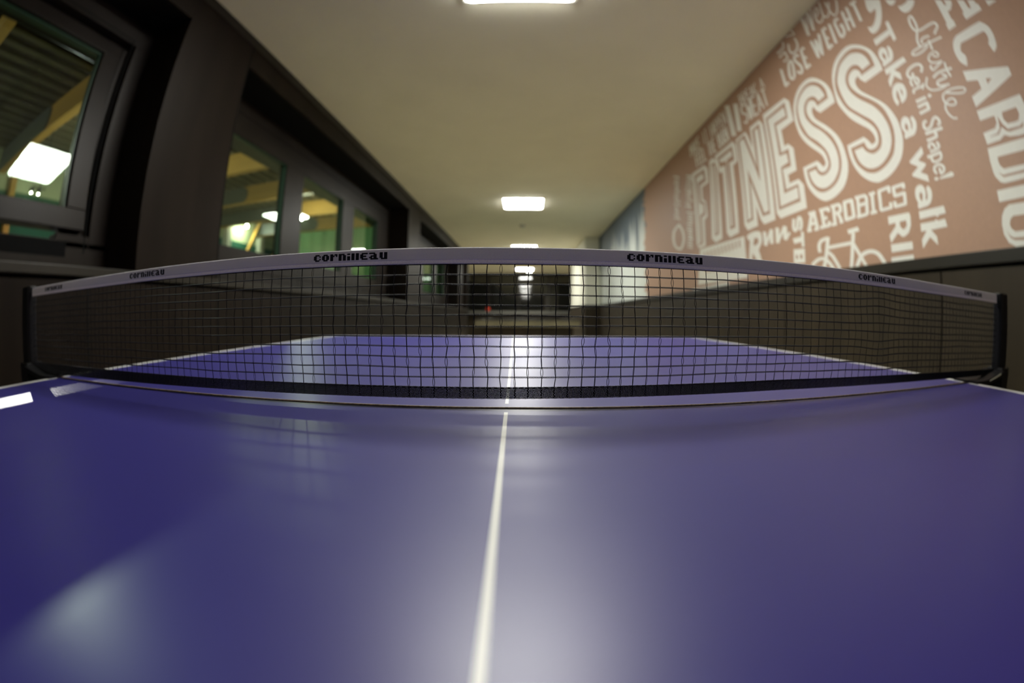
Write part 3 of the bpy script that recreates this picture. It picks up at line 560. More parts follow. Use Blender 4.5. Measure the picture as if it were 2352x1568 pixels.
[[5426,18081,5486,18053,5561,18082,5575,18140,5515,18169,5441,18139]],
[[5380,18163,5364,18238,5520,18277,5536,18202]],
[[5383,18153,5443,18125,5518,18154,5532,18213,5472,18241,5397,18211]],
[[5614,17722,5657,17823,5800,17811,5757,17709]],
[[5654,17813,5674,17930,5824,17939,5803,17821]],
[[5657,17790,5714,17762,5785,17790,5800,17845,5743,17872,5672,17845]],
[[5683,17899,5612,17981,5745,18052,5816,17970]],
[[5677,17907,5734,17879,5806,17907,5821,17963,5764,17990,5692,17962]],
[[5634,17966,5523,18009,5612,18109,5724,18067]],
[[5607,17988,5664,17961,5736,17989,5750,18045,5693,18072,5621,18043]],
[[5572,18005,5433,17979,5422,18085,5562,18112]],
[[5496,18031,5553,18004,5624,18032,5639,18087,5581,18114,5510,18086]],
[[5463,17989,5339,17925,5269,18010,5393,18075]],
[[5357,18004,5414,17977,5485,18005,5499,18060,5441,18087,5371,18059]],
[[5371,17953,5312,17864,5180,17895,5238,17983]],
[[5234,17940,5291,17913,5361,17941,5375,17996,5318,18023,5248,17995]],
[[5321,17889,5318,17799,5170,17782,5172,17870]],
[[5176,17852,5233,17825,5303,17852,5316,17907,5260,17934,5190,17906]],
[[5305,17829,5389,17754,5267,17677,5183,17752]],
[[5174,17764,5230,17737,5300,17763,5314,17817,5258,17845,5188,17818]],
[[5360,17767,5459,17747,5395,17643,5296,17663]],
[[5258,17689,5314,17661,5384,17688,5398,17742,5342,17769,5272,17742]],
[[5355,17697,5394,17823,5539,17819,5499,17692]],
[[5357,17668,5412,17641,5483,17667,5498,17722,5441,17749,5371,17722]],
[[5392,17815,5408,17954,5557,17967,5541,17827]],
[[5396,17794,5452,17767,5523,17794,5537,17848,5481,17876,5410,17848]],
[[5698,17408,5691,17468,5841,17498,5848,17437]],
[[5695,17455,5661,17519,5802,17575,5837,17511]],
[[5695,17457,5750,17429,5822,17455,5837,17509,5781,17537,5710,17511]],
[[5695,17495,5615,17515,5686,17618,5767,17598]],
[[5660,17520,5716,17492,5787,17519,5803,17573,5747,17601,5675,17574]],
[[5636,17512,5497,17512,5525,17620,5664,17621]],
[[5580,17540,5635,17513,5706,17539,5722,17593,5666,17621,5595,17594]],
[[5504,17513,5235,17495,5248,17601,5518,17620]],
[[5441,17540,5496,17512,5567,17539,5582,17593,5526,17620,5455,17594]],
[[5237,17495,4998,17475,5007,17580,5247,17601]],
[[5172,17522,5228,17495,5297,17521,5312,17574,5256,17601,5187,17575]],
[[5067,17632,5262,17433,5166,17379,4971,17576]],
[[5783,16979,5147,16956,5171,17102,5810,17129]],
[[5044,17078,4986,16949,4795,16971,4851,17099]],
[[5776,16749,5191,16747,5222,16883,5810,16888]],
[[5302,16823,5282,16552,5093,16538,5111,16806]],
[[5116,16784,5185,16747,5276,16778,5298,16846,5227,16882,5136,16852]],
[[5204,16612,5808,16605,5770,16468,5170,16478]],
[[5097,16515,5165,16478,5256,16507,5278,16574,5209,16612,5118,16582]],
[[5516,16185,5613,16194,5609,16080,5511,16071]],
[[5643,16193,5747,16175,5682,16063,5579,16081]],
[[5532,16113,5591,16080,5670,16104,5691,16162,5632,16195,5552,16170]],
[[5794,16143,5838,16035,5678,15988,5635,16095]],
[[5635,16094,5693,16061,5773,16085,5794,16143,5735,16176,5655,16152]],
[[5840,16020,5835,15903,5671,15887,5675,16004]],
[[5678,15988,5736,15954,5816,15978,5837,16036,5779,16069,5699,16045]],
[[5813,15863,5741,15802,5621,15865,5692,15927]],
[[5673,15872,5731,15838,5811,15861,5832,15919,5774,15952,5695,15928]],
[[5697,15780,5591,15755,5560,15861,5665,15887]],
[[5602,15811,5659,15777,5739,15800,5760,15857,5702,15891,5623,15867]],
[[5552,15752,5435,15764,5482,15876,5599,15864]],
[[5497,15785,5554,15752,5633,15775,5654,15831,5597,15864,5518,15841]],
[[5410,15770,5293,15817,5388,15917,5507,15870]],
[[5380,15797,5438,15763,5516,15786,5537,15842,5479,15876,5401,15853]],
[[5271,15831,5175,15930,5313,16002,5410,15903]],
[[5263,15844,5320,15811,5398,15833,5419,15890,5361,15923,5283,15899]],
[[5175,15930,5083,16029,5221,16100,5314,16001]],
[[5167,15943,5224,15910,5302,15933,5322,15989,5264,16022,5187,15998]],
[[5099,16017,4997,16066,5101,16162,5204,16112]],
[[5074,16041,5132,16008,5210,16032,5229,16088,5171,16121,5094,16097]],
[[5031,16058,4935,16064,4971,16175,5067,16170]],
[[4972,16091,5030,16058,5107,16082,5127,16138,5068,16170,4991,16147]],
[[5010,16086,4925,16020,4813,16086,4896,16153]],
[[4876,16096,4934,16064,5011,16087,5030,16143,4972,16175,4895,16152]],
[[4942,16038,4886,15947,4741,15978,4797,16068]],
[[4793,16030,4850,15998,4927,16021,4946,16076,4888,16108,4812,16085]],
[[4893,15968,4888,15889,4730,15878,4734,15957]],
[[4737,15940,4794,15908,4871,15930,4890,15985,4833,16018,4756,15995]],
[[4884,15908,4915,15847,4764,15798,4734,15859]],
[[4733,15861,4789,15829,4866,15851,4885,15906,4828,15939,4752,15916]],
[[4873,15875,4946,15859,4879,15754,4806,15770]],
[[4763,15800,4820,15768,4896,15790,4916,15845,4859,15877,4783,15855]],
[[4922,15862,4992,15863,4974,15752,4903,15751]],
[[4836,15784,4893,15752,4969,15774,4989,15829,4932,15861,4856,15839]],
[[5779,15602,4743,15561,4758,15696,5798,15743]],
[[5325,15595,5270,15488,5097,15515,5150,15621]],
[[5276,15518,5294,15411,5111,15379,5092,15485]],
[[5094,15477,5159,15438,5249,15463,5273,15527,5208,15565,5118,15540]],
[[5223,15458,5515,15441,5472,15313,5181,15332]],
[[5113,15371,5177,15332,5267,15356,5292,15419,5227,15458,5137,15434]],
[[5503,15441,5803,15451,5783,15321,5484,15313]],
[[5403,15352,5468,15313,5559,15338,5584,15402,5519,15441,5428,15416]],
[[5345,15186,5291,15108,5155,15141,5208,15219]],
[[5296,15117,5260,15027,5114,15042,5150,15132]],
[[5149,15105,5202,15073,5276,15092,5297,15144,5244,15176,5170,15157]],
[[5258,15060,5293,15001,5152,14951,5116,15010]],
[[5113,15016,5166,14984,5239,15002,5261,15054,5208,15086,5135,15067]],
[[5266,15022,5368,14983,5280,14891,5179,14930]],
[[5149,14958,5201,14925,5275,14944,5296,14995,5244,15028,5170,15009]],
[[5339,14989,5570,14978,5538,14873,5308,14885]],
[[5250,14919,5302,14886,5376,14904,5398,14956,5346,14989,5272,14970]],
[[5564,14978,5780,14980,5759,14874,5544,14873]],
[[5480,14907,5532,14874,5607,14893,5629,14945,5577,14978,5502,14959]],
[[5330,15013,5382,15113,5527,15090,5474,14990]],
[[5388,15121,5465,15222,5600,15183,5521,15082]],
[[5380,15082,5433,15050,5507,15069,5529,15121,5476,15154,5401,15134]],
[[5522,15253,5633,15275,5655,15173,5543,15152]],
[[5458,15183,5511,15150,5586,15170,5608,15222,5554,15255,5479,15235]],
[[5679,15275,5775,15252,5705,15150,5609,15174]],
[[5569,15204,5622,15171,5697,15191,5719,15244,5666,15277,5590,15257]],
[[5817,15216,5833,15137,5679,15108,5663,15186]],
[[5664,15181,5718,15148,5794,15168,5816,15221,5762,15254,5686,15234]],
[[5833,15125,5823,15047,5668,15041,5678,15119]],
[[5680,15103,5733,15069,5809,15089,5832,15142,5778,15175,5702,15155]],
[[5967,14691,5134,14711,5163,14835,5999,14820]],
[[5254,14738,5268,14640,5125,14618,5110,14716]],
[[5265,14651,5320,14548,5183,14505,5128,14607]],
[[5126,14612,5175,14581,5245,14597,5267,14646,5218,14677,5147,14661]],
[[5283,14573,5442,14533,5377,14440,5219,14480]],
[[5181,14510,5230,14478,5300,14494,5322,14543,5273,14574,5202,14558]],
[[5421,14536,5593,14533,5571,14434,5399,14437]],
[[5339,14470,5388,14438,5459,14454,5481,14503,5432,14535,5361,14518]],
[[5558,14528,5666,14562,5713,14472,5605,14439]],
[[5510,14467,5559,14435,5631,14451,5654,14500,5604,14532,5533,14515]],
[[5631,14542,5694,14603,5811,14553,5748,14492]],
[[5618,14500,5667,14468,5739,14485,5761,14534,5712,14566,5640,14549]],
[[5679,14571,5678,14662,5826,14677,5827,14585]],
[[5680,14561,5730,14529,5802,14546,5825,14595,5775,14627,5703,14610]],
[[5679,14654,5656,14733,5802,14765,5824,14685]],
[[5679,14652,5729,14620,5801,14637,5824,14687,5774,14719,5702,14702]],
[[5580,14051,5636,14117,5761,14077,5705,14011]],
[[5630,14109,5677,14194,5814,14171,5767,14085]],
[[5627,14082,5675,14049,5747,14065,5771,14113,5722,14145,5650,14130]],
[[5673,14170,5657,14251,5802,14276,5818,14195]],
[[5673,14167,5722,14134,5794,14150,5817,14198,5769,14231,5697,14215]],
[[5666,14233,5603,14297,5729,14359,5792,14295]],
[[5657,14248,5706,14215,5778,14231,5801,14280,5752,14312,5680,14296]],
[[5638,14280,5509,14305,5565,14400,5694,14376]],
[[5594,14312,5643,14280,5715,14296,5738,14344,5689,14377,5617,14360]],
[[5535,14304,5393,14295,5397,14392,5539,14402]],
[[5466,14337,5514,14305,5586,14320,5609,14369,5560,14401,5488,14385]],
[[5432,14304,5320,14251,5246,14328,5358,14382]],
[[5324,14327,5373,14295,5444,14311,5466,14359,5417,14391,5347,14375]],
[[5340,14265,5264,14191,5149,14240,5225,14314]],
[[5213,14274,5261,14242,5331,14257,5353,14305,5305,14337,5235,14321]],
[[5278,14214,5261,14138,5119,14141,5136,14217]],
[[5136,14200,5184,14168,5254,14184,5277,14231,5229,14263,5159,14248]],
[[5259,14158,5289,14088,5152,14052,5121,14121]],
[[5120,14125,5168,14093,5238,14107,5260,14155,5213,14187,5143,14172]],
[[5274,14106,5367,14044,5259,13972,5167,14034]],
[[5150,14055,5198,14023,5268,14038,5291,14085,5243,14117,5173,14102]],
[[5337,14055,5432,14039,5383,13945,5289,13961]],
[[5243,13993,5290,13961,5360,13975,5383,14023,5336,14055,5266,14040]],
[[5336,13994,5362,14104,5504,14101,5479,13990]],
[[5337,13978,5384,13945,5455,13960,5478,14007,5431,14040,5360,14025]],
[[5361,14097,5362,14217,5507,14228,5505,14108]],
[[5362,14087,5410,14055,5481,14070,5504,14118,5456,14150,5385,14135]],
[[5545,13862,4840,13949,4724,13863,4748,13786,4864,13767,5529,13805]],
[[5836,13913,5821,13803,5620,13799,5633,13909]],
[[3263,19157,3240,19193,3359,19247,3383,19212]],
[[3245,19186,3193,19235,3300,19304,3353,19254]],
[[3240,19193,3293,19171,3353,19198,3359,19247,3305,19269,3246,19242]],
[[3208,19226,3090,19276,3167,19364,3285,19313]],
[[3187,19242,3240,19221,3300,19248,3306,19297,3252,19319,3193,19291]],
[[3085,19278,2974,19336,3059,19420,3171,19362]],
[[3069,19293,3122,19271,3182,19298,3188,19347,3134,19369,3074,19341]],
[[2954,19355,2918,19429,3042,19475,3078,19401]],
[[2957,19351,3011,19329,3070,19356,3075,19405,3021,19427,2962,19399]],
[[2914,19450,2925,19526,3056,19530,3045,19454]],
[[2920,19424,2974,19403,3034,19430,3039,19480,2984,19501,2925,19473]],
[[2932,19545,2979,19615,3095,19581,3048,19511]],
[[2931,19500,2985,19479,3045,19507,3050,19556,2995,19577,2936,19549]],
[[3005,19637,3107,19693,3173,19615,3070,19559]],
[[2978,19570,3033,19548,3092,19577,3097,19626,3042,19648,2983,19619]],
[[3139,19703,3332,19728,3333,19628,3141,19604]],
[[3080,19625,3135,19604,3195,19632,3200,19682,3145,19704,3085,19675]],
[[3340,19729,3564,19739,3550,19637,3326,19628]],
[[3273,19649,3327,19628,3388,19657,3393,19707,3338,19728,3278,19699]],
[[3568,19739,3772,19740,3750,19638,3546,19637]],
[[3496,19659,3551,19637,3612,19666,3618,19717,3562,19739,3502,19710]],
[[3768,19740,3963,19750,3947,19647,3753,19638]],
[[3700,19659,3755,19638,3816,19667,3822,19718,3767,19740,3706,19710]],
[[3950,19748,4137,19784,4145,19683,3960,19648]],
[[3894,19669,3949,19647,4010,19676,4017,19728,3961,19750,3900,19720]],
[[4114,19776,4266,19849,4322,19762,4168,19690]],
[[4079,19704,4134,19682,4197,19711,4203,19763,4148,19785,4086,19755]],
[[4233,19821,4322,19961,4445,19930,4355,19790]],
[[4232,19775,4287,19753,4350,19784,4357,19836,4301,19858,4238,19828]],
[[4315,19945,4355,20112,4492,20114,4451,19946]],
[[4320,19914,4377,19893,4440,19923,4446,19976,4390,19998,4327,19967]],
[[4354,20102,4349,20278,4488,20302,4493,20125]],
[[4361,20082,4417,20060,4481,20091,4487,20145,4430,20167,4367,20135]],
[[4350,20268,4305,20416,4441,20461,4487,20312]],
[[4355,20258,4412,20236,4476,20268,4482,20322,4424,20344,4361,20312]],
[[4318,20397,4226,20472,4336,20555,4428,20481]],
[[4310,20406,4367,20385,4431,20417,4436,20472,4378,20493,4315,20460]],
[[4261,20459,4168,20466,4207,20575,4301,20568]],
[[4218,20481,4276,20459,4339,20492,4344,20546,4286,20568,4223,20535]],
[[4250,20506,4205,20429,4080,20457,4125,20534]],
[[4125,20488,4182,20466,4245,20499,4250,20553,4192,20574,4130,20542]],
[[4211,20447,4190,20313,4052,20306,4073,20439]],
[[4080,20411,4137,20389,4200,20422,4205,20476,4147,20497,4085,20464]],
[[4190,20317,4178,20133,4040,20118,4052,20301]],
[[4058,20277,4115,20256,4178,20288,4184,20341,4126,20363,4064,20331]],
[[4178,20139,4193,19949,4056,19923,4040,20112]],
[[4047,20094,4103,20073,4166,20104,4172,20157,4115,20178,4053,20147]],
[[4189,19962,4256,19826,4126,19774,4060,19910]],
[[4062,19905,4118,19884,4181,19914,4187,19967,4131,19988,4068,19958]],
[[4253,19831,4341,19702,4217,19641,4129,19769]],
[[4129,19770,4184,19748,4247,19778,4253,19830,4197,19852,4135,19822]],
[[4341,19702,4441,19553,4317,19493,4217,19641]],
[[4217,19642,4272,19620,4335,19649,4342,19702,4286,19724,4224,19694]],
[[4444,19549,4521,19390,4391,19340,4315,19498]],
[[4317,19494,4372,19472,4434,19501,4442,19553,4387,19575,4324,19545]],
[[4524,19374,4521,19184,4385,19166,4388,19356]],
[[4393,19336,4448,19313,4510,19342,4519,19394,4464,19416,4401,19387]],
[[4520,19178,4494,19027,4360,19022,4385,19172]],
[[4390,19147,4444,19124,4507,19152,4515,19203,4461,19226,4399,19198]],
[[3656,19302,3826,19344,3845,19258,3674,19217]],
[[3832,19345,4030,19379,4036,19290,3839,19257]],
[[3781,19276,3829,19256,3884,19281,3891,19326,3842,19346,3787,19321]],
[[4056,19379,4185,19356,4138,19267,4010,19290]],
[[3978,19309,4026,19289,4082,19314,4088,19360,4039,19380,3984,19354]],
[[4205,19349,4281,19302,4194,19227,4118,19274]],
[[4106,19286,4155,19266,4210,19291,4217,19337,4168,19357,4112,19331]],
[[4298,19267,4288,19204,4167,19199,4177,19262]],
[[4182,19239,4231,19219,4286,19244,4293,19290,4245,19310,4189,19285]],
[[4281,19188,4245,19134,4138,19163,4174,19216]],
[[4172,19177,4220,19156,4276,19182,4283,19227,4234,19247,4179,19222]],
[[3035,18966,3403,19005,3401,18918,3034,18881]],
[[3403,19005,3849,19052,3846,18963,3401,18918]],
[[3349,18938,3396,18918,3450,18942,3456,18985,3408,19005,3355,18981]],
[[3850,19052,4173,19083,4167,18994,3845,18963]],
[[3793,18983,3841,18963,3896,18987,3902,19032,3854,19052,3800,19027]],
[[4175,19083,4450,19105,4440,19014,4165,18993]],
[[4115,19014,4163,18993,4218,19018,4226,19063,4177,19084,4122,19059]],
[[4453,19105,4699,19117,4683,19025,4438,19014]],
[[4389,19034,4438,19014,4494,19039,4502,19085,4453,19105,4397,19080]],
[[4705,19117,4897,19111,4868,19019,4676,19025]],
[[4634,19046,4682,19025,4739,19050,4747,19096,4699,19117,4642,19092]],
[[4914,19109,5040,19072,4976,18985,4851,19021]],
[[4826,19039,4874,19019,4932,19044,4940,19091,4891,19111,4834,19086]],
[[5061,19060,5109,19009,5002,18946,4955,18997]],
[[4950,19003,4999,18982,5057,19008,5066,19054,5017,19075,4959,19049]],
[[5105,18958,5055,18902,4956,18942,5006,18998]],
[[4998,18952,5046,18931,5104,18957,5113,19003,5064,19024,5007,18999]],
[[5025,18881,4896,18832,4858,18912,4986,18962]],
[[4948,18897,4996,18876,5054,18901,5063,18947,5014,18968,4957,18943]],
[[4877,18827,4668,18796,4666,18886,4877,18917]],
[[4820,18847,4868,18826,4925,18851,4934,18897,4886,18918,4829,18893]],
[[4658,18796,4415,18790,4433,18880,4677,18887]],
[[4611,18816,4659,18796,4715,18820,4724,18866,4676,18887,4619,18862]],
[[4400,18791,4148,18837,4194,18925,4448,18879]],
[[4368,18811,4416,18790,4472,18815,4480,18860,4432,18880,4376,18856]],
[[4143,18838,3947,18888,4002,18973,4199,18924]],
[[4116,18857,4163,18836,4219,18860,4226,18905,4178,18926,4123,18901]],
[[3878,19133,3877,19041,3744,19025,3745,19117]],
[[3877,19042,3877,18920,3745,18903,3744,19025]],
[[3750,19006,3803,18984,3864,19011,3871,19060,3818,19083,3757,19055]],
[[3877,18922,3885,18787,3754,18767,3745,18901]],
[[3751,18885,3803,18862,3864,18889,3872,18938,3819,18961,3758,18934]],
[[3885,18788,3893,18680,3762,18659,3754,18766]],
[[3759,18751,3812,18728,3872,18754,3880,18803,3828,18826,3767,18800]],
[[3987,18452,3893,18368,3814,18412,3908,18496]],
[[3887,18363,3776,18286,3709,18339,3820,18416]],
[[3733,18273,3645,18275,3665,18354,3753,18352]],
[[3613,18286,3562,18328,3646,18385,3697,18343]],
[[3551,18357,3569,18439,3674,18439,3656,18356]],
[[3577,18456,3647,18538,3735,18504,3666,18422]],
[[3679,18558,3808,18595,3832,18521,3703,18484]],
[[3827,18598,3978,18601,3963,18521,3813,18518]],
[[3995,18600,4139,18563,4089,18487,3946,18523]],
[[4153,18558,4261,18493,4184,18427,4076,18492]],
[[4275,18476,4306,18388,4200,18357,4169,18444]],
[[4305,18368,4268,18272,4164,18282,4200,18377]],
[[4252,18252,4136,18163,4064,18212,4179,18302]],
[[4123,18155,3959,18080,3913,18145,4078,18220]],
[[3943,18075,3725,18029,3710,18103,3929,18150]],
[[3720,18028,3538,18003,3533,18078,3715,18104]],
[[3596,18082,3820,18028,3768,17947,3546,18002]],
[[3819,18028,4068,17970,4016,17888,3769,17947]],
[[3740,17966,3785,17945,3839,17966,3848,18009,3802,18029,3749,18008]],
[[4067,17970,4192,17942,4141,17860,4017,17888]],
[[3988,17908,4033,17887,4087,17908,4096,17950,4051,17972,3997,17950]],
[[4170,17944,4244,17949,4236,17864,4163,17859]],
[[4112,17880,4157,17859,4212,17880,4221,17923,4176,17944,4121,17923]],
[[4189,17922,4240,17992,4342,17962,4291,17892]],
[[4185,17885,4231,17864,4285,17885,4295,17928,4249,17949,4195,17928]],
[[4233,17975,4245,18055,4363,18060,4350,17979]],
[[4236,17955,4282,17934,4337,17956,4346,17999,4301,18020,4246,17998]],
[[4258,18026,4208,18064,4300,18129,4350,18090]],
[[4249,18036,4295,18015,4350,18037,4359,18080,4313,18101,4258,18079]],
[[4222,18057,4164,18076,4227,18156,4285,18136]],
[[4199,18074,4245,18053,4300,18075,4309,18118,4263,18140,4208,18117]],
[[3181,17640,3402,17677,3416,17575,3195,17539]],
[[3404,17677,3675,17718,3685,17615,3414,17575]],
[[3342,17600,3398,17574,3466,17599,3477,17651,3420,17678,3352,17653]],
[[3680,17719,3885,17741,3885,17636,3680,17614]],
[[3612,17640,3669,17613,3737,17639,3748,17692,3691,17719,3623,17693]],
[[3895,17742,4076,17744,4056,17637,3875,17635]],
[[3816,17662,3873,17635,3942,17661,3954,17715,3897,17742,3828,17715]],
[[4098,17742,4273,17703,4209,17599,4034,17639]],
[[3997,17664,4054,17637,4123,17663,4135,17717,4078,17744,4009,17718]],
[[4281,17700,4408,17657,4327,17558,4201,17601]],
[[4171,17624,4228,17597,4298,17623,4311,17677,4254,17705,4184,17678]],
[[3504,17954,3525,17822,3412,17801,3390,17933]],
[[3526,17820,3537,17646,3423,17632,3412,17804]],
[[3416,17791,3460,17770,3513,17791,3522,17832,3477,17853,3424,17832]],
[[3536,17639,3498,17455,3386,17456,3424,17639]],
[[3427,17619,3471,17598,3524,17618,3533,17659,3488,17680,3435,17660]],
[[3497,17452,3455,17307,3345,17314,3387,17458]],
[[3389,17436,3433,17415,3486,17434,3495,17475,3451,17496,3398,17476]],
[[3881,17524,3766,17463,3701,17534,3816,17595]],
[[3773,17467,3672,17400,3594,17463,3694,17530]],
[[3675,17477,3723,17453,3783,17475,3793,17521,3744,17544,3685,17522]],
[[3694,17449,3709,17411,3586,17376,3572,17414]],
[[3574,17410,3623,17386,3682,17408,3692,17453,3643,17477,3584,17455]],
[[3674,17437,3763,17417,3710,17330,3621,17350]],
[[3588,17372,3637,17348,3696,17370,3707,17415,3658,17439,3599,17417]],
[[3740,17419,3929,17429,3920,17338,3732,17328]],
[[3677,17352,3725,17328,3785,17350,3796,17395,3747,17419,3688,17397]],
[[3930,17429,4125,17439,4114,17347,3919,17338]],
[[3865,17362,3914,17338,3973,17360,3985,17406,3936,17430,3876,17408]],
[[4147,17437,4250,17414,4195,17325,4092,17349]],
[[4059,17371,4108,17347,4168,17369,4180,17415,4131,17439,4071,17417]],
[[4277,17399,4319,17355,4209,17295,4167,17340]],
[[4162,17347,4211,17323,4271,17345,4283,17392,4234,17416,4173,17394]],
[[4328,17328,4320,17258,4192,17252,4200,17322]],
[[4204,17303,4252,17279,4313,17301,4325,17347,4276,17371,4215,17349]],
[[4300,17228,4206,17152,4116,17207,4211,17283]],
[[4195,17234,4244,17210,4304,17231,4316,17277,4267,17301,4207,17280]],
[[4174,17137,3897,17068,3872,17153,4148,17222]],
[[4101,17158,4149,17134,4209,17155,4221,17201,4173,17225,4113,17204]],
[[3893,17067,3632,17018,3615,17104,3877,17154]],
[[3825,17090,3873,17066,3933,17087,3944,17132,3896,17156,3837,17135]],
[[4756,17787,4840,17692,4748,17643,4665,17738]],
[[4842,17690,4926,17573,4831,17529,4747,17645]],
[[4930,17567,4960,17484,4857,17454,4827,17536]],
[[4960,17469,4941,17387,4837,17386,4856,17469]],
[[4935,17374,4856,17263,4764,17288,4843,17399]],
[[4844,17252,4703,17148,4635,17196,4776,17300]],
[[4682,17138,4451,17070,4425,17137,4656,17206]],
[[4441,17068,4191,17027,4182,17098,4434,17139]],
[[4180,17026,3955,17022,3967,17094,4193,17099]],
[[3950,17022,3785,17031,3806,17103,3972,17094]],
[[3981,16787,3792,16711,3749,16775,3938,16851]],
[[3790,16710,3547,16620,3508,16684,3751,16775]],
[[3544,16619,3308,16543,3275,16609,3511,16685]],
[[3302,16541,3094,16495,3074,16564,3281,16611]],
[[3069,16494,2931,16514,2962,16584,3100,16565]],
[[2907,16523,2842,16572,2920,16624,2986,16575]],
[[2831,16602,2851,16660,2951,16651,2931,16593]],
[[2871,16682,2987,16748,3046,16694,2930,16628]],
[[3002,16754,3268,16832,3298,16764,3031,16687]],
[[3275,16833,3585,16893,3600,16821,3291,16762]],
[[3599,16895,3859,16897,3845,16821,3586,16820]],
[[3869,16896,4076,16867,4041,16792,3835,16822]],
[[4088,16864,4200,16825,4141,16755,4030,16795]],
[[4220,16810,4268,16740,4170,16699,4122,16769]],
[[4272,16727,4282,16597,4175,16583,4165,16712]],
[[4280,16585,4228,16447,4125,16456,4176,16594]],
[[4212,16427,4062,16319,3991,16367,4141,16475]],
[[4050,16312,3877,16239,3831,16301,4004,16374]],
[[3858,16234,3717,16215,3710,16286,3850,16306]],
[[3691,16216,3594,16239,3638,16309,3736,16285]],
[[3565,16264,3548,16340,3651,16360,3668,16284]],
[[3550,16356,3586,16444,3686,16432,3650,16344]],
[[3598,16459,3674,16522,3750,16479,3675,16416]],
[[3698,16535,3813,16567,3841,16499,3726,16467]],
[[3844,16570,4016,16547,3983,16473,3811,16497]],
[[4030,16543,4192,16480,4131,16413,3969,16476]],
[[4209,16468,4288,16370,4193,16326,4114,16425]],
[[4294,16358,4318,16238,4212,16218,4188,16338]],
[[4317,16227,4284,16096,4179,16099,4213,16230]],
[[4281,16088,4211,15962,4113,15980,4182,16106]],
[[4207,15957,4121,15849,4031,15878,4117,15986]],
[[4114,15842,4017,15763,3941,15806,4037,15885]],
[[3992,15751,3888,15724,3862,15791,3966,15818]],
[[3873,15721,3792,15717,3797,15789,3878,15793]],
[[2430,20451,2108,20285,2062,19983,1945,19980,1949,20205,1591,20025,1627,19879,1823,19703,2056,19679,2060,19309,1996,19266,2002,18997,2485,18979,2491,19269,2420,19316]],
[[1279,19873,957,19718,908,19303,782,19272,748,19619,431,19472,415,19286,325,19258,306,18986,1326,18979,1355,19261,1269,19299]],
[[-128,19221,-641,19000,-618,18973,-138,18969]],
[[884,18641,724,18630,687,18610,650,18569,567,18498,485,18407,420,18308,381,18206,358,18095,352,17979,365,17847,392,17709,423,17597,450,17531,481,17490,522,17455,589,17416,667,17382,722,17359,814,17718,785,17748,745,17791,711,17839,692,17892,679,17951,676,18010,682,18074,697,18140,719,18191,753,18220,793,18234,822,18243,2168,18279,2203,18246,2251,18198,2292,18146,2322,18091,2344,18033,2348,17975,2321,17919,2276,17864,2239,17813,2221,17773,2212,17736,2215,17686,2235,17605,2268,17510,2299,17437,2330,17404,2361,17392,2382,17386,2450,17450,2545,17543,2622,17650,2665,17774,2691,17913,2700,18041,2694,18150,2672,18248,2638,18335,2592,18414,2534,18482,2468,18539,2386,18584,2297,18618,2233,18640,1840,18643,1299,18646]],
[[2679,17262,341,16673,346,16365,1458,16113,2667,15837,2689,16240,2071,16362,2085,16687,2172,16738,2671,16860],[1656,16635,1364,16553,1679,16428]],
[[2689,15695,306,15659,234,15114,592,14398,1017,14414,1427,14474,1676,14577,1959,14468,2650,14456,2690,14873,2041,14895,1878,15052,1890,15314,2673,15327],[1441,15327,693,15313,659,15065,780,14885,950,14868,1352,14896,1485,15054,1502,15235],[1749,15258,1624,14951,1429,14731,831,14690,554,14777,689,14621,1361,14621,1514,14674,1700,14853,1938,14656,2412,14668,2405,14686,2003,14710,1810,14840]],
[[2687,14327,586,14287,746,13922,2297,13957,2319,13819,2275,13661,2123,13522,920,13492,1071,13079,1684,13068,2217,13071,2424,13132,2618,13331,2681,13491,2715,13897],[2425,13437,2202,13334,1008,13331,1039,13249,2212,13262]],
[[2684,12888,1138,12881,1252,12517,2674,12516]],
[[1300,12353,2224,12373,2472,12271,2649,12060,2707,11800,2675,11479,2480,11201,2154,11057,1593,11069,1566,11217,2173,11255,2372,11348,2509,11560,2363,11399,2212,11335,1549,11307,1507,11513,2097,11514,2265,11616,2330,11761,2252,11927,2096,12006,1397,11990]],
[[6479,22810,5538,22232,5582,22113,5642,21946,5704,21794,5757,21682,5812,21585,5880,21486,5970,21374,6074,21262,6176,21166,6274,21097,6371,21044,6468,21006,6566,20980,6664,20968,6753,20967,6829,20975,6897,20995,6955,21026,7003,21067,7042,21119,7073,21186,7094,21281,7106,21391,7114,21470,7050,21434,6958,21385,6870,21352,6798,21347,6730,21357,6657,21382,6576,21422,6490,21477,6410,21538,6336,21604,6267,21676,6205,21752,6150,21843,6101,21939,6068,22007,6120,22002,6196,21996,6275,21993,6357,21993,6442,21996,6510,22012,6552,22044,6577,22088,6595,22147,6611,22222,6620,22312,6613,22417,6575,22553,6520,22703]],
[[5207,22017,4579,21649,4634,21617,4713,21575,4793,21546,4873,21540,4956,21549,5028,21576,5084,21629,5130,21701,5166,21778,5188,21864,5200,21954]],
[[3908,21266,3519,21049,3568,20999,3638,20929,3718,20870,3807,20830,3906,20801,4000,20780,4086,20769,4168,20768,4244,20775,4313,20789,4376,20811,4434,20847,4492,20899,4545,20964,4588,21038,4617,21131,4635,21232,4646,21304,4602,21282,4537,21252,4452,21227,4338,21210,4205,21199,4092,21198,4011,21216,3949,21245]],
[[11930,23256,11719,22080,11466,22029,11668,23192]],
[[11466,22004,11226,23018,11480,23131,11719,22106]],
[[11471,21990,11565,21959,11686,22023,11714,22119,11619,22151,11497,22086]],
[[11487,23053,11295,22046,11048,21998,11232,22996]],
[[11048,21974,10793,23169,11043,23279,11296,22070]],
[[11053,21959,11146,21927,11265,21990,11291,22086,11197,22117,11078,22053]],
[[10166,23283,10531,23314,10457,23114,10096,23085]],
[[10618,23254,10608,22041,10366,21973,10370,23174]],
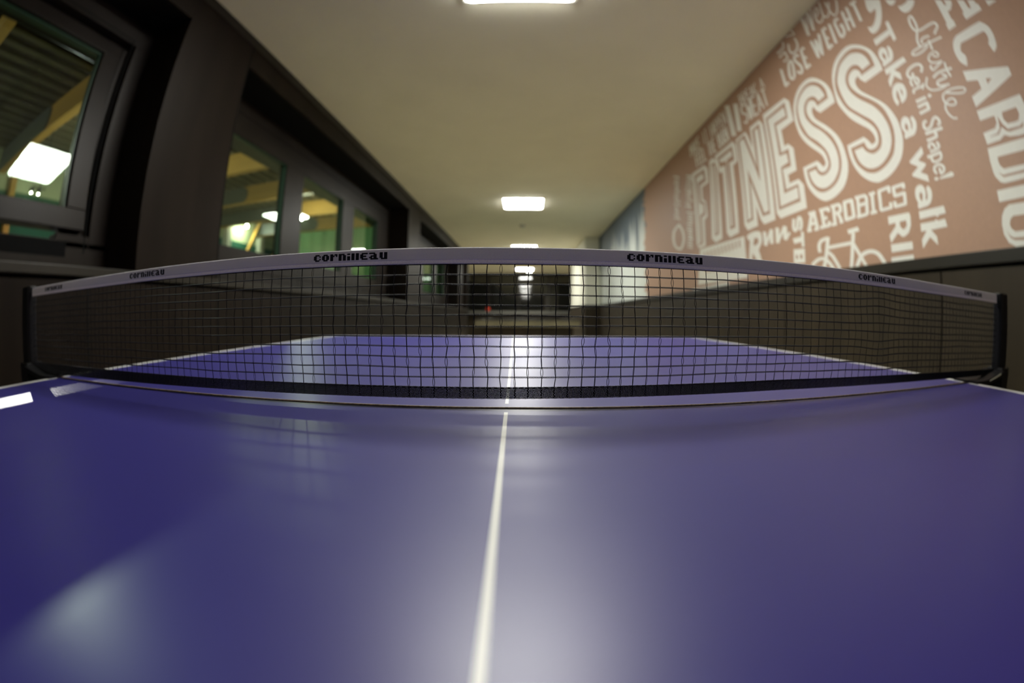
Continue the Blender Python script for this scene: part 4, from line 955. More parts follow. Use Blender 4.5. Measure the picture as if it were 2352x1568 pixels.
[[10378,23145,10473,23116,10590,23185,10610,23283,10514,23312,10398,23242]],
[[10426,21914,10040,21966,10158,22151,10548,22101]],
[[10373,21945,10464,21914,10579,21976,10602,22069,10510,22100,10396,22038]],
[[10437,22483,10164,22496,10265,22689,10541,22678]],
[[9901,23250,9899,21991,9665,21927,9660,23173]],
[[8950,23179,9256,23209,9197,23018,8894,22990]],
[[9335,23179,9442,23008,9225,22878,9118,23047]],
[[9118,23047,9210,23020,9319,23085,9335,23179,9242,23207,9134,23140]],
[[9450,22971,9363,22133,9135,22085,9216,22915]],
[[9225,22878,9316,22850,9425,22915,9442,23008,9350,23036,9241,22971]],
[[9310,22053,9176,21954,9055,22065,9188,22164]],
[[9142,22049,9230,22019,9338,22079,9356,22169,9267,22198,9160,22138]],
[[9043,21925,8828,22001,8971,22170,9189,22095]],
[[9010,21951,9098,21921,9204,21980,9222,22069,9134,22099,9028,22039]],
[[8793,22031,8718,22185,8932,22296,9007,22140]],
[[8795,22026,8882,21997,8987,22056,9005,22144,8916,22174,8812,22114]],
[[8712,22212,8722,22567,8950,22627,8938,22268]],
[[8720,22180,8808,22151,8913,22211,8930,22300,8841,22329,8736,22269]],
[[8891,22688,9064,22663,8951,22480,8780,22506]],
[[8731,22535,8820,22507,8925,22568,8941,22659,8851,22687,8746,22625]],
[[8545,23260,8568,22036,8348,21978,8318,23191]],
[[8102,23269,8111,21994,7895,21941,7879,23204]],
[[8449,22562,7956,22445,7963,22616,8459,22736]],
[[7618,23083,7111,23046,7159,23225,7670,23265]],
[[7489,23140,7477,22015,7267,21967,7272,23082]],
[[15632,23293,15560,22066,15273,21980,15338,23193]],
[[15334,21922,14922,21970,15081,22171,15498,22125]],
[[15277,21956,15376,21923,15515,21990,15556,22090,15456,22123,15316,22056]],
[[14417,23078,14211,23120,14379,23316,14587,23275]],
[[14373,23107,14469,23078,14598,23147,14631,23246,14534,23274,14406,23204]],
[[14387,23186,14229,23028,14046,23091,14202,23249]],
[[14168,23149,14263,23120,14390,23189,14422,23287,14326,23315,14199,23246]],
[[14269,23108,14288,22664,14027,22572,14007,23012]],
[[14012,22992,14106,22964,14232,23031,14264,23128,14169,23156,14043,23088]],
[[14286,22674,14388,22237,14130,22129,14028,22562]],
[[14032,22553,14125,22523,14250,22589,14283,22684,14189,22713,14064,22647]],
[[14369,22264,14544,22139,14321,21977,14149,22102]],
[[14134,22120,14225,22089,14351,22152,14385,22246,14292,22276,14167,22213]],
[[14462,22151,14640,22182,14579,21995,14402,21965]],
[[14306,21995,14398,21964,14524,22027,14559,22121,14466,22151,14340,22088]],
[[14498,22098,14600,22236,14825,22217,14721,22078]],
[[14482,22025,14575,21994,14703,22057,14738,22152,14644,22182,14517,22119]],
[[14580,22190,14610,22429,14877,22504,14846,22263]],
[[14584,22162,14677,22132,14806,22196,14842,22291,14748,22321,14619,22257]],
[[14610,22411,14523,22794,14789,22910,14876,22522]],
[[14614,22401,14708,22371,14838,22436,14873,22532,14778,22562,14648,22496]],
[[14527,22785,14373,23107,14631,23245,14786,22919]],
[[14527,22784,14622,22755,14752,22822,14786,22920,14690,22949,14560,22881]],
[[13243,23093,13378,23210,13531,23124,13395,23007]],
[[13420,23239,13585,23329,13655,23184,13489,23095]],
[[13334,23100,13426,23072,13548,23139,13577,23235,13483,23262,13362,23195]],
[[13715,23349,13876,23285,13686,23100,13526,23164]],
[[13498,23188,13591,23161,13714,23228,13744,23324,13649,23352,13527,23284]],
[[13907,23256,13972,23084,13720,22959,13655,23130]],
[[13657,23125,13751,23097,13875,23164,13905,23261,13810,23289,13687,23220]],
[[13955,23013,13735,22700,13519,22719,13736,23030]],
[[13722,22954,13815,22926,13939,22993,13970,23089,13875,23117,13752,23049]],
[[13733,22698,13495,22377,13287,22403,13521,22722]],
[[13505,22645,13597,22617,13719,22681,13749,22775,13657,22804,13535,22739]],
[[13516,22426,13498,22209,13250,22139,13266,22354]],
[[13271,22328,13361,22298,13481,22361,13511,22453,13420,22482,13301,22419]],
[[13494,22234,13557,22093,13316,21975,13254,22114]],
[[13254,22113,13343,22083,13463,22144,13493,22236,13403,22265,13284,22203]],
[[13532,22118,13620,22075,13428,21907,13341,21950]],
[[13317,21973,13405,21943,13525,22004,13556,22095,13467,22124,13347,22063]],
[[13532,22077,13645,22108,13629,21936,13516,21905]],
[[13404,21930,13493,21900,13613,21961,13644,22052,13555,22082,13435,22021]],
[[13557,22061,13692,22179,13854,22102,13717,21983]],
[[13517,21961,13606,21931,13727,21992,13759,22083,13668,22113,13547,22052]],
[[13678,22165,13788,22286,13981,22237,13869,22116]],
[[13651,22079,13741,22049,13864,22111,13896,22203,13805,22233,13683,22170]],
[[12610,23317,12999,23340,12901,23139,12516,23119]],
[[13080,23283,13038,22028,12786,21955,12821,23196]],
[[12827,23170,12922,23142,13046,23211,13074,23309,12978,23337,12854,23268]],
[[12847,21898,12421,21938,12546,22124,12977,22086]],
[[12791,21930,12882,21899,13003,21960,13033,22054,12942,22084,12821,22022]],
[[12968,22588,12593,22501,12624,22670,13000,22759]],
[[12018,24960,11935,23675,11648,23589,11722,24864]],
[[11719,23624,11401,24765,11522,24827,11839,23680]],
[[11347,24960,11332,23679,11070,23596,11077,24878]],
[[11139,23608,10727,24960,10852,24960,11263,23666]],
[[10521,24164,10358,24223,10459,24342,10623,24283]],
[[10350,24227,10188,24325,10305,24437,10467,24338]],
[[10172,24349,10140,24527,10289,24593,10321,24414]],
[[10142,24551,10188,24696,10333,24715,10287,24569]],
[[10295,24770,10442,24760,10371,24632,10225,24642]],
[[10467,24753,10626,24646,10504,24533,10346,24640]],
[[10639,24630,10719,24424,10572,24344,10491,24549]],
[[10722,24414,10744,24172,10592,24114,10569,24354]],
[[10743,24159,10694,23930,10546,23901,10593,24127]],
[[10686,23910,10583,23737,10452,23749,10554,23921]],
[[10514,23686,10352,23639,10359,23753,10521,23801]],
[[10315,23636,10140,23666,10220,23786,10396,23756]],
[[10121,23674,9967,23781,10084,23886,10239,23778]],
[[9963,23785,9850,23894,9975,23992,10089,23882]],
[[9941,24851,10012,24449,9865,24386,9794,24786]],
[[10012,24446,10048,24009,9901,23955,9864,24389]],
[[10043,23984,9952,23770,9816,23766,9906,23979]],
[[9916,23728,9775,23631,9711,23711,9852,23808]],
[[9719,23612,9564,23606,9612,23725,9767,23731]],
[[9532,23614,9370,23718,9481,23822,9644,23718]],
[[9359,23730,9191,24024,9324,24106,9492,23810]],
[[9190,24027,9057,24310,9193,24388,9326,24103]],
[[9480,24527,9438,24179,9295,24145,9336,24491]],
[[9438,24177,9369,23785,9228,23757,9296,24148]],
[[9366,23776,9280,23526,9146,23517,9230,23766]],
[[9268,23504,9153,23359,9044,23394,9158,23539]],
[[9078,23319,8907,23309,8947,23423,9119,23434]],
[[8874,23316,8696,23426,8800,23527,8980,23416]],
[[8683,23439,8528,23735,8658,23810,8813,23513]],
[[8527,23738,8412,24023,8544,24093,8659,23807]],
[[14079,24350,14138,24147,13931,24045,13872,24246]],
[[14139,24141,14168,23897,13959,23810,13929,24052]],
[[13934,24038,14011,24017,14111,24075,14135,24155,14057,24176,13957,24117]],
[[14164,23868,14088,23679,13889,23651,13964,23839]],
[[13963,23796,14040,23775,14140,23832,14164,23911,14087,23932,13987,23874]],
[[14056,23634,13906,23495,13772,23556,13921,23695]],
[[13889,23609,13965,23587,14064,23643,14088,23721,14012,23743,13912,23686]],
[[13827,23451,13576,23383,13598,23530,13851,23600]],
[[13741,23470,13816,23449,13915,23504,13938,23581,13862,23603,13764,23547]],
[[13537,23378,13286,23389,13384,23545,13637,23535]],
[[13490,23402,13564,23380,13662,23435,13684,23511,13610,23533,13512,23478]],
[[13249,23401,13092,23524,13262,23657,13421,23534]],
[[13239,23413,13313,23392,13409,23446,13431,23522,13357,23543,13261,23488]],
[[13080,23538,12996,23728,13189,23833,13274,23642]],
[[13082,23536,13155,23514,13251,23569,13272,23645,13198,23666,13103,23611]],
[[12993,23751,13024,24012,13224,24072,13192,23809]],
[[12997,23725,13071,23704,13166,23759,13187,23836,13113,23856,13018,23801]],
[[13026,24022,13087,24247,13285,24289,13222,24062]],
[[13029,23986,13103,23965,13199,24022,13220,24099,13144,24119,13049,24062]],
[[14018,24828,13065,24439,13058,24531,14013,24923]],
[[12999,24477,13204,24960,13332,24960,13125,24493]],
[[15267,23964,14523,23985,14615,24126,15365,24108]],
[[14660,24080,14541,23519,14363,23474,14479,24031]],
[[14487,23565,15030,23604,14956,23466,14417,23428]],
[[15359,24305,14947,24282,15035,24440,15450,24465]],
[[14936,24282,14522,24307,14630,24463,15047,24440]],
[[14479,24331,14392,24518,14586,24628,14673,24439]],
[[14389,24538,14402,24727,14603,24797,14589,24607]],
[[24136,24570,23742,21788,22981,21582,23337,24294]],
[[22698,24061,22718,21808,22033,21594,21998,23796]],
[[20889,23157,21225,23430,21383,23383,21044,23110]],
[[21419,23474,21718,23180,21485,23049,21189,23341]],
[[21725,23149,21623,22734,21377,22669,21477,23080]],
[[21503,22636,20976,22450,20969,22577,21496,22766]],
[[21092,22544,20989,22155,20753,22097,20854,22483]],
[[20982,22186,21267,21880,21041,21761,20759,22066]],
[[21085,21851,21431,22090,21570,22029,21222,21789]],
[[20907,23383,20601,21851,20369,21792,20667,23311]],
[[20369,21783,20319,22815,20555,22901,20602,21860]],
[[20554,22889,20292,21849,20065,21795,20321,22827]],
[[20064,21785,20053,23233,20287,23319,20293,21859]],
[[19428,23261,20024,23330,19932,23178,19340,23112]],
[[20094,23292,19949,21855,19724,21790,19863,23216]],
[[19779,21750,19189,21753,19299,21895,19893,21895]],
[[19860,22457,19386,22432,19486,22578,19964,22606]],
[[18952,21786,18803,23089,19021,23176,19169,21862]],
[[19019,23158,18591,21846,18386,21804,18804,23107]],
[[18947,22211,18605,22199,18703,22342,19048,22355]],
[[18409,23008,17858,22948,17936,23091,18490,23154]],
[[18276,23083,18135,21855,17930,21797,18066,23016]],
[[21434,23448,21553,24249,21697,24297,21575,23492]],
[[21617,24230,21249,24115,21265,24199,21633,24315]],
[[21328,24180,21291,23937,21151,23892,21187,24134]],
[[21269,23961,21614,23916,21517,23823,21174,23869]],
[[21553,23826,21096,23703,21120,23788,21579,23912]],
[[21178,23768,21140,23528,21001,23485,21039,23724]],
[[21114,23552,21549,23516,21459,23425,21027,23461]],
[[20850,23392,20973,24193,21112,24239,20987,23435]],
[[21030,24173,20586,24051,20610,24135,21055,24259]],
[[20666,24115,20628,23872,20493,23829,20530,24071]],
[[20604,23896,21026,23858,20937,23766,20517,23805]],
[[21029,23802,20530,23361,20437,23382,20934,23823]],
[[20083,24166,20506,24207,20445,24115,20024,24075]],
[[20543,24183,20415,23379,20281,23338,20408,24139]],
[[20319,23314,19897,23274,19952,23361,20377,23402]],
[[20383,23712,20045,23680,20103,23769,20442,23802]],
[[19728,23280,19650,24061,19781,24115,19857,23330]],
[[19779,24102,19441,23278,19319,23254,19653,24074]],
[[19728,23532,19481,23509,19536,23596,19784,23620]],
[[19188,23235,19319,24036,19447,24077,19314,23272]],
[[19041,24053,19372,23647,19252,23578,18923,23983]],
[[19353,23599,18889,23202,18808,23229,19270,23625]],
[[18148,23133,18091,23916,18211,23965,18268,23178]],
[[18209,23952,17881,23130,17768,23109,18093,23928]],
[[18154,23385,17925,23364,17973,23447,18204,23468]],
[[32324,23123,32448,24289,32687,24365,32560,23192]],
[[32684,24356,32345,23648,32116,23595,32451,24298]],
[[32114,23579,31932,24279,32165,24367,32348,23663]],
[[32166,24360,32028,23190,31797,23123,31932,24286]],
[[31633,23119,31518,24279,31748,24361,31862,23193]],
[[31747,24351,31342,23182,31121,23127,31519,24289]],
[[31624,23501,31318,23500,31457,23619,31766,23620]],
[[30960,23122,31111,24281,31337,24353,31182,23187]],
[[30840,24361,31252,23720,31033,23629,30624,24266]],
[[31234,23678,30658,23155,30480,23151,31051,23671]],
[[30164,24368,30646,24372,30510,24253,30031,24250]],
[[30688,24347,30520,23185,30305,23122,30468,24277]],
[[30347,23096,29860,23096,29987,23208,30478,23210]],
[[30431,23671,30044,23670,30175,23785,30564,23788]],
[[28812,23121,29001,24269,29207,24335,29014,23179]],
[[28672,24242,28227,24240,28348,24353,28796,24357]],
[[28609,24330,28407,23177,28212,23121,28410,24266]],
[[27269,23120,27481,24261,27672,24322,27456,23175]],
[[26840,23120,27057,24259,27244,24319,27023,23173]],
[[27415,23661,26987,23660,27098,23767,27528,23770]],
[[26705,23116,26716,24253,26901,24320,26888,23177]],
[[26899,24311,26463,23167,26287,23125,26718,24263]],
[[26737,23489,26486,23489,26593,23594,26845,23595]],
[[26155,23120,26380,24256,26562,24313,26332,23171]],
[[26454,24236,26025,24119,26057,24214,26487,24333]],
[[26130,24194,26061,23850,25885,23796,25952,24139]],
[[26044,23873,26432,23761,26286,23660,25901,23773]],
[[25617,23120,25848,24253,26025,24309,25789,23170]],
[[25921,24234,25500,24117,25530,24211,25952,24329]],
[[25601,24191,25531,23847,25359,23795,25428,24137]],
[[25514,23870,25892,23759,25751,23659,25375,23771]],
[[25074,24328,25465,24331,25362,24225,24973,24223]],
[[25500,24305,25259,23169,25091,23120,25327,24251]],
[[25126,23094,24733,23095,24829,23194,25223,23195]],
[[25246,23655,24933,23655,25031,23757,25346,23758]],
[[24576,23121,24818,24248,24986,24301,24740,23167]],
[[24982,24291,24349,23157,24196,23130,24822,24259]],
[[24192,23121,24437,24247,24602,24298,24353,23166]],
[[31064,23044,31546,23048,31370,22898,30893,22896]],
[[31604,23014,31355,21799,31069,21727,31313,22933]],
[[31253,22291,30870,22288,31036,22433,31422,22437]],
[[30445,23039,30914,23043,30744,22896,30279,22894]],
[[30971,23009,30722,21790,30444,21720,30688,22930]],
[[30505,21685,30040,21680,30192,21818,30661,21825]],
[[30627,22286,30254,22283,30414,22426,30790,22430]],
[[29840,23035,30298,23038,30134,22893,29679,22891]],
[[30354,23004,30105,21781,29835,21713,30078,22927]],
[[29894,21678,29441,21673,29588,21810,30045,21816]],
[[30016,22281,29653,22279,29807,22419,30174,22423]],
[[29752,23000,29504,21773,29241,21706,29484,22924]],
[[29299,21672,28857,21667,29000,21801,29446,21808]],
[[28389,22886,27966,22884,28112,23022,28538,23025]],
[[28377,22990,28133,21754,27886,21691,28125,22918]],
[[27545,21688,27783,22916,28031,22988,27788,21750]],
[[27135,21683,27370,22915,27614,22985,27373,21744]],
[[27719,22264,27307,22261,27443,22393,27859,22398]],
[[27026,23014,27433,23017,27292,22881,26888,22880]],
[[27484,22984,27243,21743,27007,21682,27242,22914]],
[[27060,21648,26658,21644,26784,21771,27189,21776]],
[[27179,22260,26856,22258,26988,22389,27314,22392]],
[[25966,21671,26195,22910,26425,22977,26191,21729]],
[[26323,22894,25990,22767,25964,22864,26297,22992]],
[[26091,22848,26022,22470,25798,22407,25864,22783]],
[[26006,22498,26294,22376,26100,22258,25814,22380]],
[[26195,22263,25786,22136,25788,22242,26198,22370]],
[[25899,22220,25827,21848,25606,21789,25676,22159]],
[[25806,21877,26169,21759,25987,21642,25627,21760]],
[[25914,22974,25730,21970,25510,21911,25689,22908]],
[[25713,21942,25475,21693,25291,21691,25526,21939]],
[[25277,21648,25136,21892,25348,21981,25490,21736]],
[[25134,21907,25311,22906,25532,22971,25351,21965]],
[[24970,21660,25193,22906,25413,22970,25185,21717]],
[[25301,22885,24908,22756,24911,22862,25305,22991]],
[[25018,22841,24952,22461,24738,22400,24803,22778]],
[[24932,22489,25282,22367,25104,22250,24758,22372]],
[[25291,22317,24804,21691,24614,21677,25095,22299]],
[[24489,21655,24708,22904,24922,22967,24698,21711]],
[[24919,22958,24332,21697,24133,21661,24711,22914]],
[[24130,21652,24346,22903,24557,22965,24335,21706]],
[[37736,22763,36988,22518,36928,22651,37674,22898]],
[[37006,22524,36310,22275,36217,22394,36911,22645]],
[[36470,22401,36499,22322,36087,22192,36059,22269]],
[[36440,22350,36646,22332,36347,22145,36144,22164]],
[[37691,22380,37180,22191,37064,22305,37573,22495]],
[[37194,22197,36666,21988,36524,22090,37049,22300]],
[[36759,22036,36586,21914,36261,21920,36432,22042]],
[[36626,21952,36580,21878,36178,21809,36223,21882]],
[[37871,22053,37207,21875,37201,22023,37865,22204]],
[[37233,21882,36610,21688,36552,21820,37174,22016]],
[[36791,21814,36810,21709,36392,21591,36373,21695]],
[[36781,21735,36958,21676,36594,21506,36420,21565]],
[[37709,21639,37093,21460,37050,21597,37665,21779]],
[[37119,21468,36587,21290,36494,21410,37024,21589]],
[[36702,21438,36910,21403,36586,21226,36380,21262]],
[[36863,21405,37216,21414,36981,21230,36632,21223]],
[[37865,21308,37112,21091,37064,21227,37816,21446]],
[[37131,21097,36438,20876,36355,20998,37045,21221]],
[[36598,21005,36662,20933,36260,20798,36197,20870]],
[[36601,20954,36843,20936,36558,20758,36320,20777]],
[[37925,20951,37401,20815,37380,20959,37903,21096]],
[[37430,20823,36919,20667,36842,20793,37352,20951]],
[[37088,20766,37030,20654,36618,20584,36674,20695]],
[[37028,20686,37097,20610,36689,20476,36621,20551]],
[[38144,20644,37547,20499,37538,20646,38135,20793]],
[[37576,20507,37004,20342,36939,20472,37510,20638]],
[[37183,20451,37156,20339,36735,20254,36762,20364]],
[[37142,20369,37258,20295,36864,20150,36749,20224]],
[[38037,20246,37301,20066,37281,20208,38017,20390]],
[[37323,20072,36628,19878,36566,20007,37259,20203]],
[[36806,19988,36798,19886,36383,19797,36391,19897]],
[[36767,19919,36934,19863,36578,19707,36413,19764]],
[[38248,19937,37478,19735,37426,19869,38195,20073]],
[[37494,19739,36757,19526,36674,19649,37409,19864]],
[[36920,19617,36867,19520,36460,19462,36512,19558]],
[[36842,19567,36973,19521,36614,19368,36485,19415]],
[[38124,19539,37636,19399,37546,19524,38032,19664]],
[[37662,19407,37221,19261,37081,19369,37520,19516]],
[[37347,19385,37440,19329,37048,19190,36956,19245]],
[[37387,19344,37596,19323,37307,19154,37100,19176]],
[[38132,19182,37558,19046,37521,19184,38094,19321]],
[[37586,19053,37075,18910,36985,19032,37493,19177]],
[[37218,19044,37353,18982,36977,18839,36844,18900]],
[[37306,18993,37577,18966,37290,18800,37023,18827]],
[[38408,18877,37757,18719,37703,18853,38352,19013]],
[[37777,18725,37162,18555,37069,18677,37682,18848]],
[[37327,18658,37325,18573,36903,18491,36905,18575]],
[[37287,18608,37440,18563,37091,18412,36940,18457]],
[[38396,18517,37631,18355,37607,18495,38371,18660]],
[[37651,18360,36925,18183,36862,18312,37587,18491]],
[[37103,18281,37075,18181,36660,18115,36687,18215]],
[[37047,18219,37202,18160,36840,18019,36688,18078]],
[[34093,21740,33336,21508,33304,21630,34061,21864]],
[[33351,21512,32719,21297,32659,21408,33290,21625]],
[[32777,21432,33100,21443,32922,21285,32602,21274]],
[[33068,21440,33569,21508,33452,21353,32954,21287]],
[[34163,21419,33424,21207,33405,21332,34143,21546]],
[[33439,21212,32784,21002,32735,21116,33389,21328]],
[[32898,21132,33054,21084,32775,20939,32621,20986]],
[[33007,21090,33336,21094,33148,20936,32822,20933]],
[[34301,21118,33746,20965,33731,21092,34286,21247]],
[[33766,20971,33236,20803,33182,20916,33711,21086]],
[[33380,20900,33365,20802,33026,20722,33040,20819]],
[[33347,20830,33466,20771,33161,20635,33044,20694]],
[[34552,20849,33975,20694,33960,20821,34537,20978]],
[[33993,20699,33390,20514,33339,20629,33942,20816]],
[[33494,20561,33260,20403,33005,20424,33236,20582]],
[[33292,20431,33203,20314,32885,20279,32974,20395]],
[[34727,20556,33842,20299,33799,20418,34683,20677]],
[[33853,20303,33092,20062,33028,20172,33788,20414]],
[[33155,20193,33419,20190,33228,20037,32966,20041]],
[[33375,20187,33846,20246,33740,20097,33271,20040]],
[[34691,20207,33854,19992,33837,20118,34674,20335]],
[[33869,19996,33161,19793,33116,19909,33823,20114]],
[[33238,19926,33545,19915,33343,19764,33039,19776]],
[[33510,19914,34013,19955,33878,19804,33378,19765]],
[[34623,19851,34092,19718,34072,19842,34603,19978]],
[[34112,19723,33616,19576,33556,19688,34052,19837]],
[[33757,19680,33786,19598,33445,19504,33416,19585]],
[[33757,19620,33913,19572,33628,19434,33474,19482]],
[[34584,19506,33865,19316,33827,19435,34545,19627]],
[[33878,19319,33195,19120,33133,19230,33815,19431]],
[[33332,19204,33302,19119,32969,19062,32998,19147]],
[[33269,19159,33411,19121,33142,18985,33002,19023]],
[[34890,19246,34260,19087,34228,19209,34857,19369]],
[[34278,19092,33722,18932,33656,19042,34210,19204]],
[[33828,19055,33986,19012,33708,18876,33551,18919]],
[[33939,19017,34245,19013,34057,18864,33754,18870]],
[[34993,18935,34248,18754,34217,18876,34963,19059]],
[[34262,18758,33604,18579,33546,18691,34203,18872]],
[[33707,18703,33883,18663,33618,18526,33445,18567]],
[[33832,18667,34183,18671,34015,18524,33668,18522]],
[[34734,18312,33929,18118,33887,18243,34690,18439]],
[[33939,18120,33172,17921,33112,18039,33877,18240]],
[[33312,17993,33257,17920,32920,17894,32973,17966]],
[[33216,17978,33353,17952,33095,17810,32961,17836]],
[[34425,17964,33914,17843,33869,17967,34379,18090]],
[[33930,17847,33453,17717,33378,17832,33852,17962]],
[[33593,17822,33627,17764,33274,17671,33240,17728]],
[[33577,17789,33733,17762,33477,17619,33323,17646]],
[[34570,17716,33945,17582,33919,17710,34543,17846]],
[[33959,17585,33377,17444,33324,17565,33904,17707]],
[[33527,17549,33559,17488,33206,17400,33175,17460]],
[[33504,17515,33684,17487,33438,17345,33260,17373]],
[[34508,17432,33969,17312,33927,17436,34465,17558]],
[[33984,17315,33470,17185,33399,17301,33912,17433]],
[[33615,17271,33602,17204,33244,17149,33256,17215]],
[[33567,17241,33683,17205,33393,17075,33278,17111]],
[[34795,17211,34168,17099,34166,17232,34794,17346]],
[[34185,17102,33593,16976,33556,17101,34148,17228]],
[[33756,17071,33757,16989,33396,16925,33395,17006]],
[[33724,17021,33875,16969,33577,16842,33428,16894]],
[[34740,16922,34248,16821,34212,16948,34704,17050]],
[[34264,16825,33778,16710,33712,16828,34196,16944]],
[[33914,16773,33841,16695,33505,16687,33577,16765]],
[[33847,16739,33895,16688,33546,16593,33499,16644]],
[[34972,16695,34191,16549,34169,16678,34950,16826]],
[[34204,16552,33527,16408,33480,16530,34156,16675]],
[[33617,16539,33846,16510,33618,16370,33392,16400]],
[[33802,16512,34214,16519,34072,16373,33663,16368]],
[[34758,16379,34153,16274,34139,16404,34744,16511]],
[[34170,16277,33626,16165,33578,16286,34122,16401]],
[[33760,16282,33870,16227,33552,16114,33444,16169]],
[[33820,16240,34072,16212,33852,16073,33602,16101]],
[[34790,16117,34112,15977,34058,16099,34735,16241]],
[[34126,15980,33553,15846,33474,15961,34045,16096]],
[[33595,15974,33865,15966,33700,15825,33433,15833]],
[[33828,15966,34257,15992,34164,15850,33737,15825]],
[[34816,15846,34094,15712,34056,15837,34776,15973]],
[[34107,15714,33470,15580,33408,15699,34044,15834]],
[[33563,15705,33730,15672,33481,15542,33316,15575]],
[[33674,15677,34010,15677,33871,15536,33537,15537]],
[[34891,15583,34310,15479,34274,15605,34854,15710]],
[[34325,15482,33797,15373,33732,15492,34259,15602]],
[[33925,15486,34013,15440,33693,15333,33606,15379]],
[[33952,15455,34178,15435,33978,15297,33754,15318]],
[[35011,15334,34313,15213,34275,15338,34972,15462]],
[[34326,15215,33698,15091,33636,15210,34263,15336]],
[[33814,15208,33931,15166,33637,15050,33521,15093]],
[[33865,15177,34147,15164,33981,15026,33702,15039]],
[[34874,15040,34433,14973,34412,15101,34854,15170]],
[[34452,14976,33999,14890,33940,15011,34393,15098]],
[[34122,14935,33988,14845,33686,14877,33818,14966]],
[[34017,14877,33993,14806,33634,14776,33657,14846]],
[[37072,17765,38011,17653,37569,17411,36649,17527]],
[[38063,17643,39027,17349,38460,17127,37518,17421]],
[[37461,17468,37637,17407,37968,17469,38122,17595,37941,17656,37611,17593]],
[[39086,17305,39275,16621,38587,16496,38402,17171]],
[[38401,17176,38583,17112,38927,17174,39087,17300,38901,17364,38558,17301]],
[[39273,16596,38980,15881,38305,15817,38589,16521]],
[[38586,16501,38768,16435,39113,16492,39276,16616,39090,16683,38745,16625]],
[[38914,15821,38087,15350,37561,15409,38369,15876]],
[[38302,15797,38480,15729,38821,15780,38983,15901,38801,15969,38460,15917]],
[[37909,15286,36998,15085,36831,15269,37736,15473]],
[[37496,15332,37668,15264,37997,15311,38154,15427,37978,15496,37649,15448]],
[[36653,15084,36026,15316,36538,15504,37179,15271]],
[[36600,15132,36766,15064,37082,15109,37233,15223,37064,15291,36748,15245]],
[[35986,15340,35585,15759,36168,15903,36579,15480]],
[[35974,15364,36136,15297,36445,15343,36591,15456,36426,15523,36117,15476]],
[[35573,15782,35513,16221,36119,16326,36180,15880]],
[[35573,15782,35734,15718,36037,15766,36180,15879,36017,15944,35713,15895]],
[[35516,16242,35700,16707,36306,16776,36116,16305]],
[[35513,16222,35674,16159,35977,16210,36119,16325,35955,16388,35652,16336]],
[[35722,16738,36215,17211,36789,17225,36283,16745]],
[[35697,16687,35860,16625,36166,16679,36309,16797,36142,16859,35837,16803]],
[[36232,17226,36720,17594,37271,17582,36771,17209]],
[[36189,17159,36357,17098,36670,17157,36815,17277,36644,17338,36331,17278]],
[[31805,14455,23361,14196,23050,11336,32507,11419],[30976,14056,30676,14051,30695,13422,30994,13422],[30195,14057,29906,14053,29927,13436,30216,13435],[29443,14058,29163,14054,29186,13448,29465,13448],[28716,14059,28446,14055,28470,13461,28740,13461],[28013,14061,27752,14057,27778,13473,28039,13473],[27334,14062,27081,14058,27109,13485,27361,13485],[26676,14063,26432,14059,26461,13496,26705,13497],[26040,14065,25803,14061,25833,13508,26070,13508],[25422,14066,25193,14063,25225,13518,25454,13519],[24824,14068,24601,14064,24634,13529,24857,13529],[24243,14069,24027,14066,24061,13539,24277,13540],[30707,12760,30414,12745,30407,12282,30700,12287],[29944,12746,29662,12730,29656,12276,29939,12281],[29208,12731,28935,12717,28931,12271,29204,12276],[28498,12718,28234,12704,28231,12266,28495,12270],[27810,12705,27555,12691,27554,12261,27809,12266],[27146,12692,26899,12679,26899,12257,27145,12261],[26503,12681,26264,12667,26264,12252,26503,12257],[25880,12669,25648,12656,25650,12248,25882,12253],[25276,12658,25052,12646,25054,12245,25279,12249],[24690,12648,24473,12636,24477,12241,24694,12245],[24122,12638,23911,12626,23916,12238,24127,12241]],
[[33669,11010,26121,11021,26232,11268,33835,11128]],
[[22916,14165,22708,14224,22399,14263,22103,14281,21847,14276,21603,14251,21394,14218,21230,14182,21099,14137,20996,14075,20924,13988,20879,13882,20855,13771,20847,13653,20860,13528,20900,13413,20988,13309,21106,13214,21206,13133,21275,13067,21326,13015,21361,12980,21298,12862,21210,12697,21130,12543,21068,12412,21015,12293,20979,12211,21659,12283,21752,12396,21883,12554,22000,12688,22091,12772,22169,12831,22223,12870,22365,12377,22803,12424,22773,12639,22728,12943,22677,13219,22620,13438,22559,13630,22516,13761,22802,13872,22867,13954,22944,14069],[21875,13820,21755,13845,21615,13820,21500,13784,21419,13749,21361,13703,21330,13649,21326,13581,21350,13504,21402,13442,21495,13400,21618,13372,21740,13358,21869,13350,21998,13357,22069,13404,22051,13533,21973,13702]],
[[20691,14057,20625,13171,20171,13130,20233,14002]],
[[20249,13084,19450,13962,19738,14060,20551,13175]],
[[19789,14061,19843,13174,19408,13121,19354,13995]],
[[19066,14040,19102,13110,18665,13059,18628,13975]],
[[18754,13058,17852,13909,18107,14008,19023,13152]],
[[18201,13966,18174,13190,17704,13144,17728,13907]],
[[17839,13084,17338,13453,17541,13543,18047,13173]]]

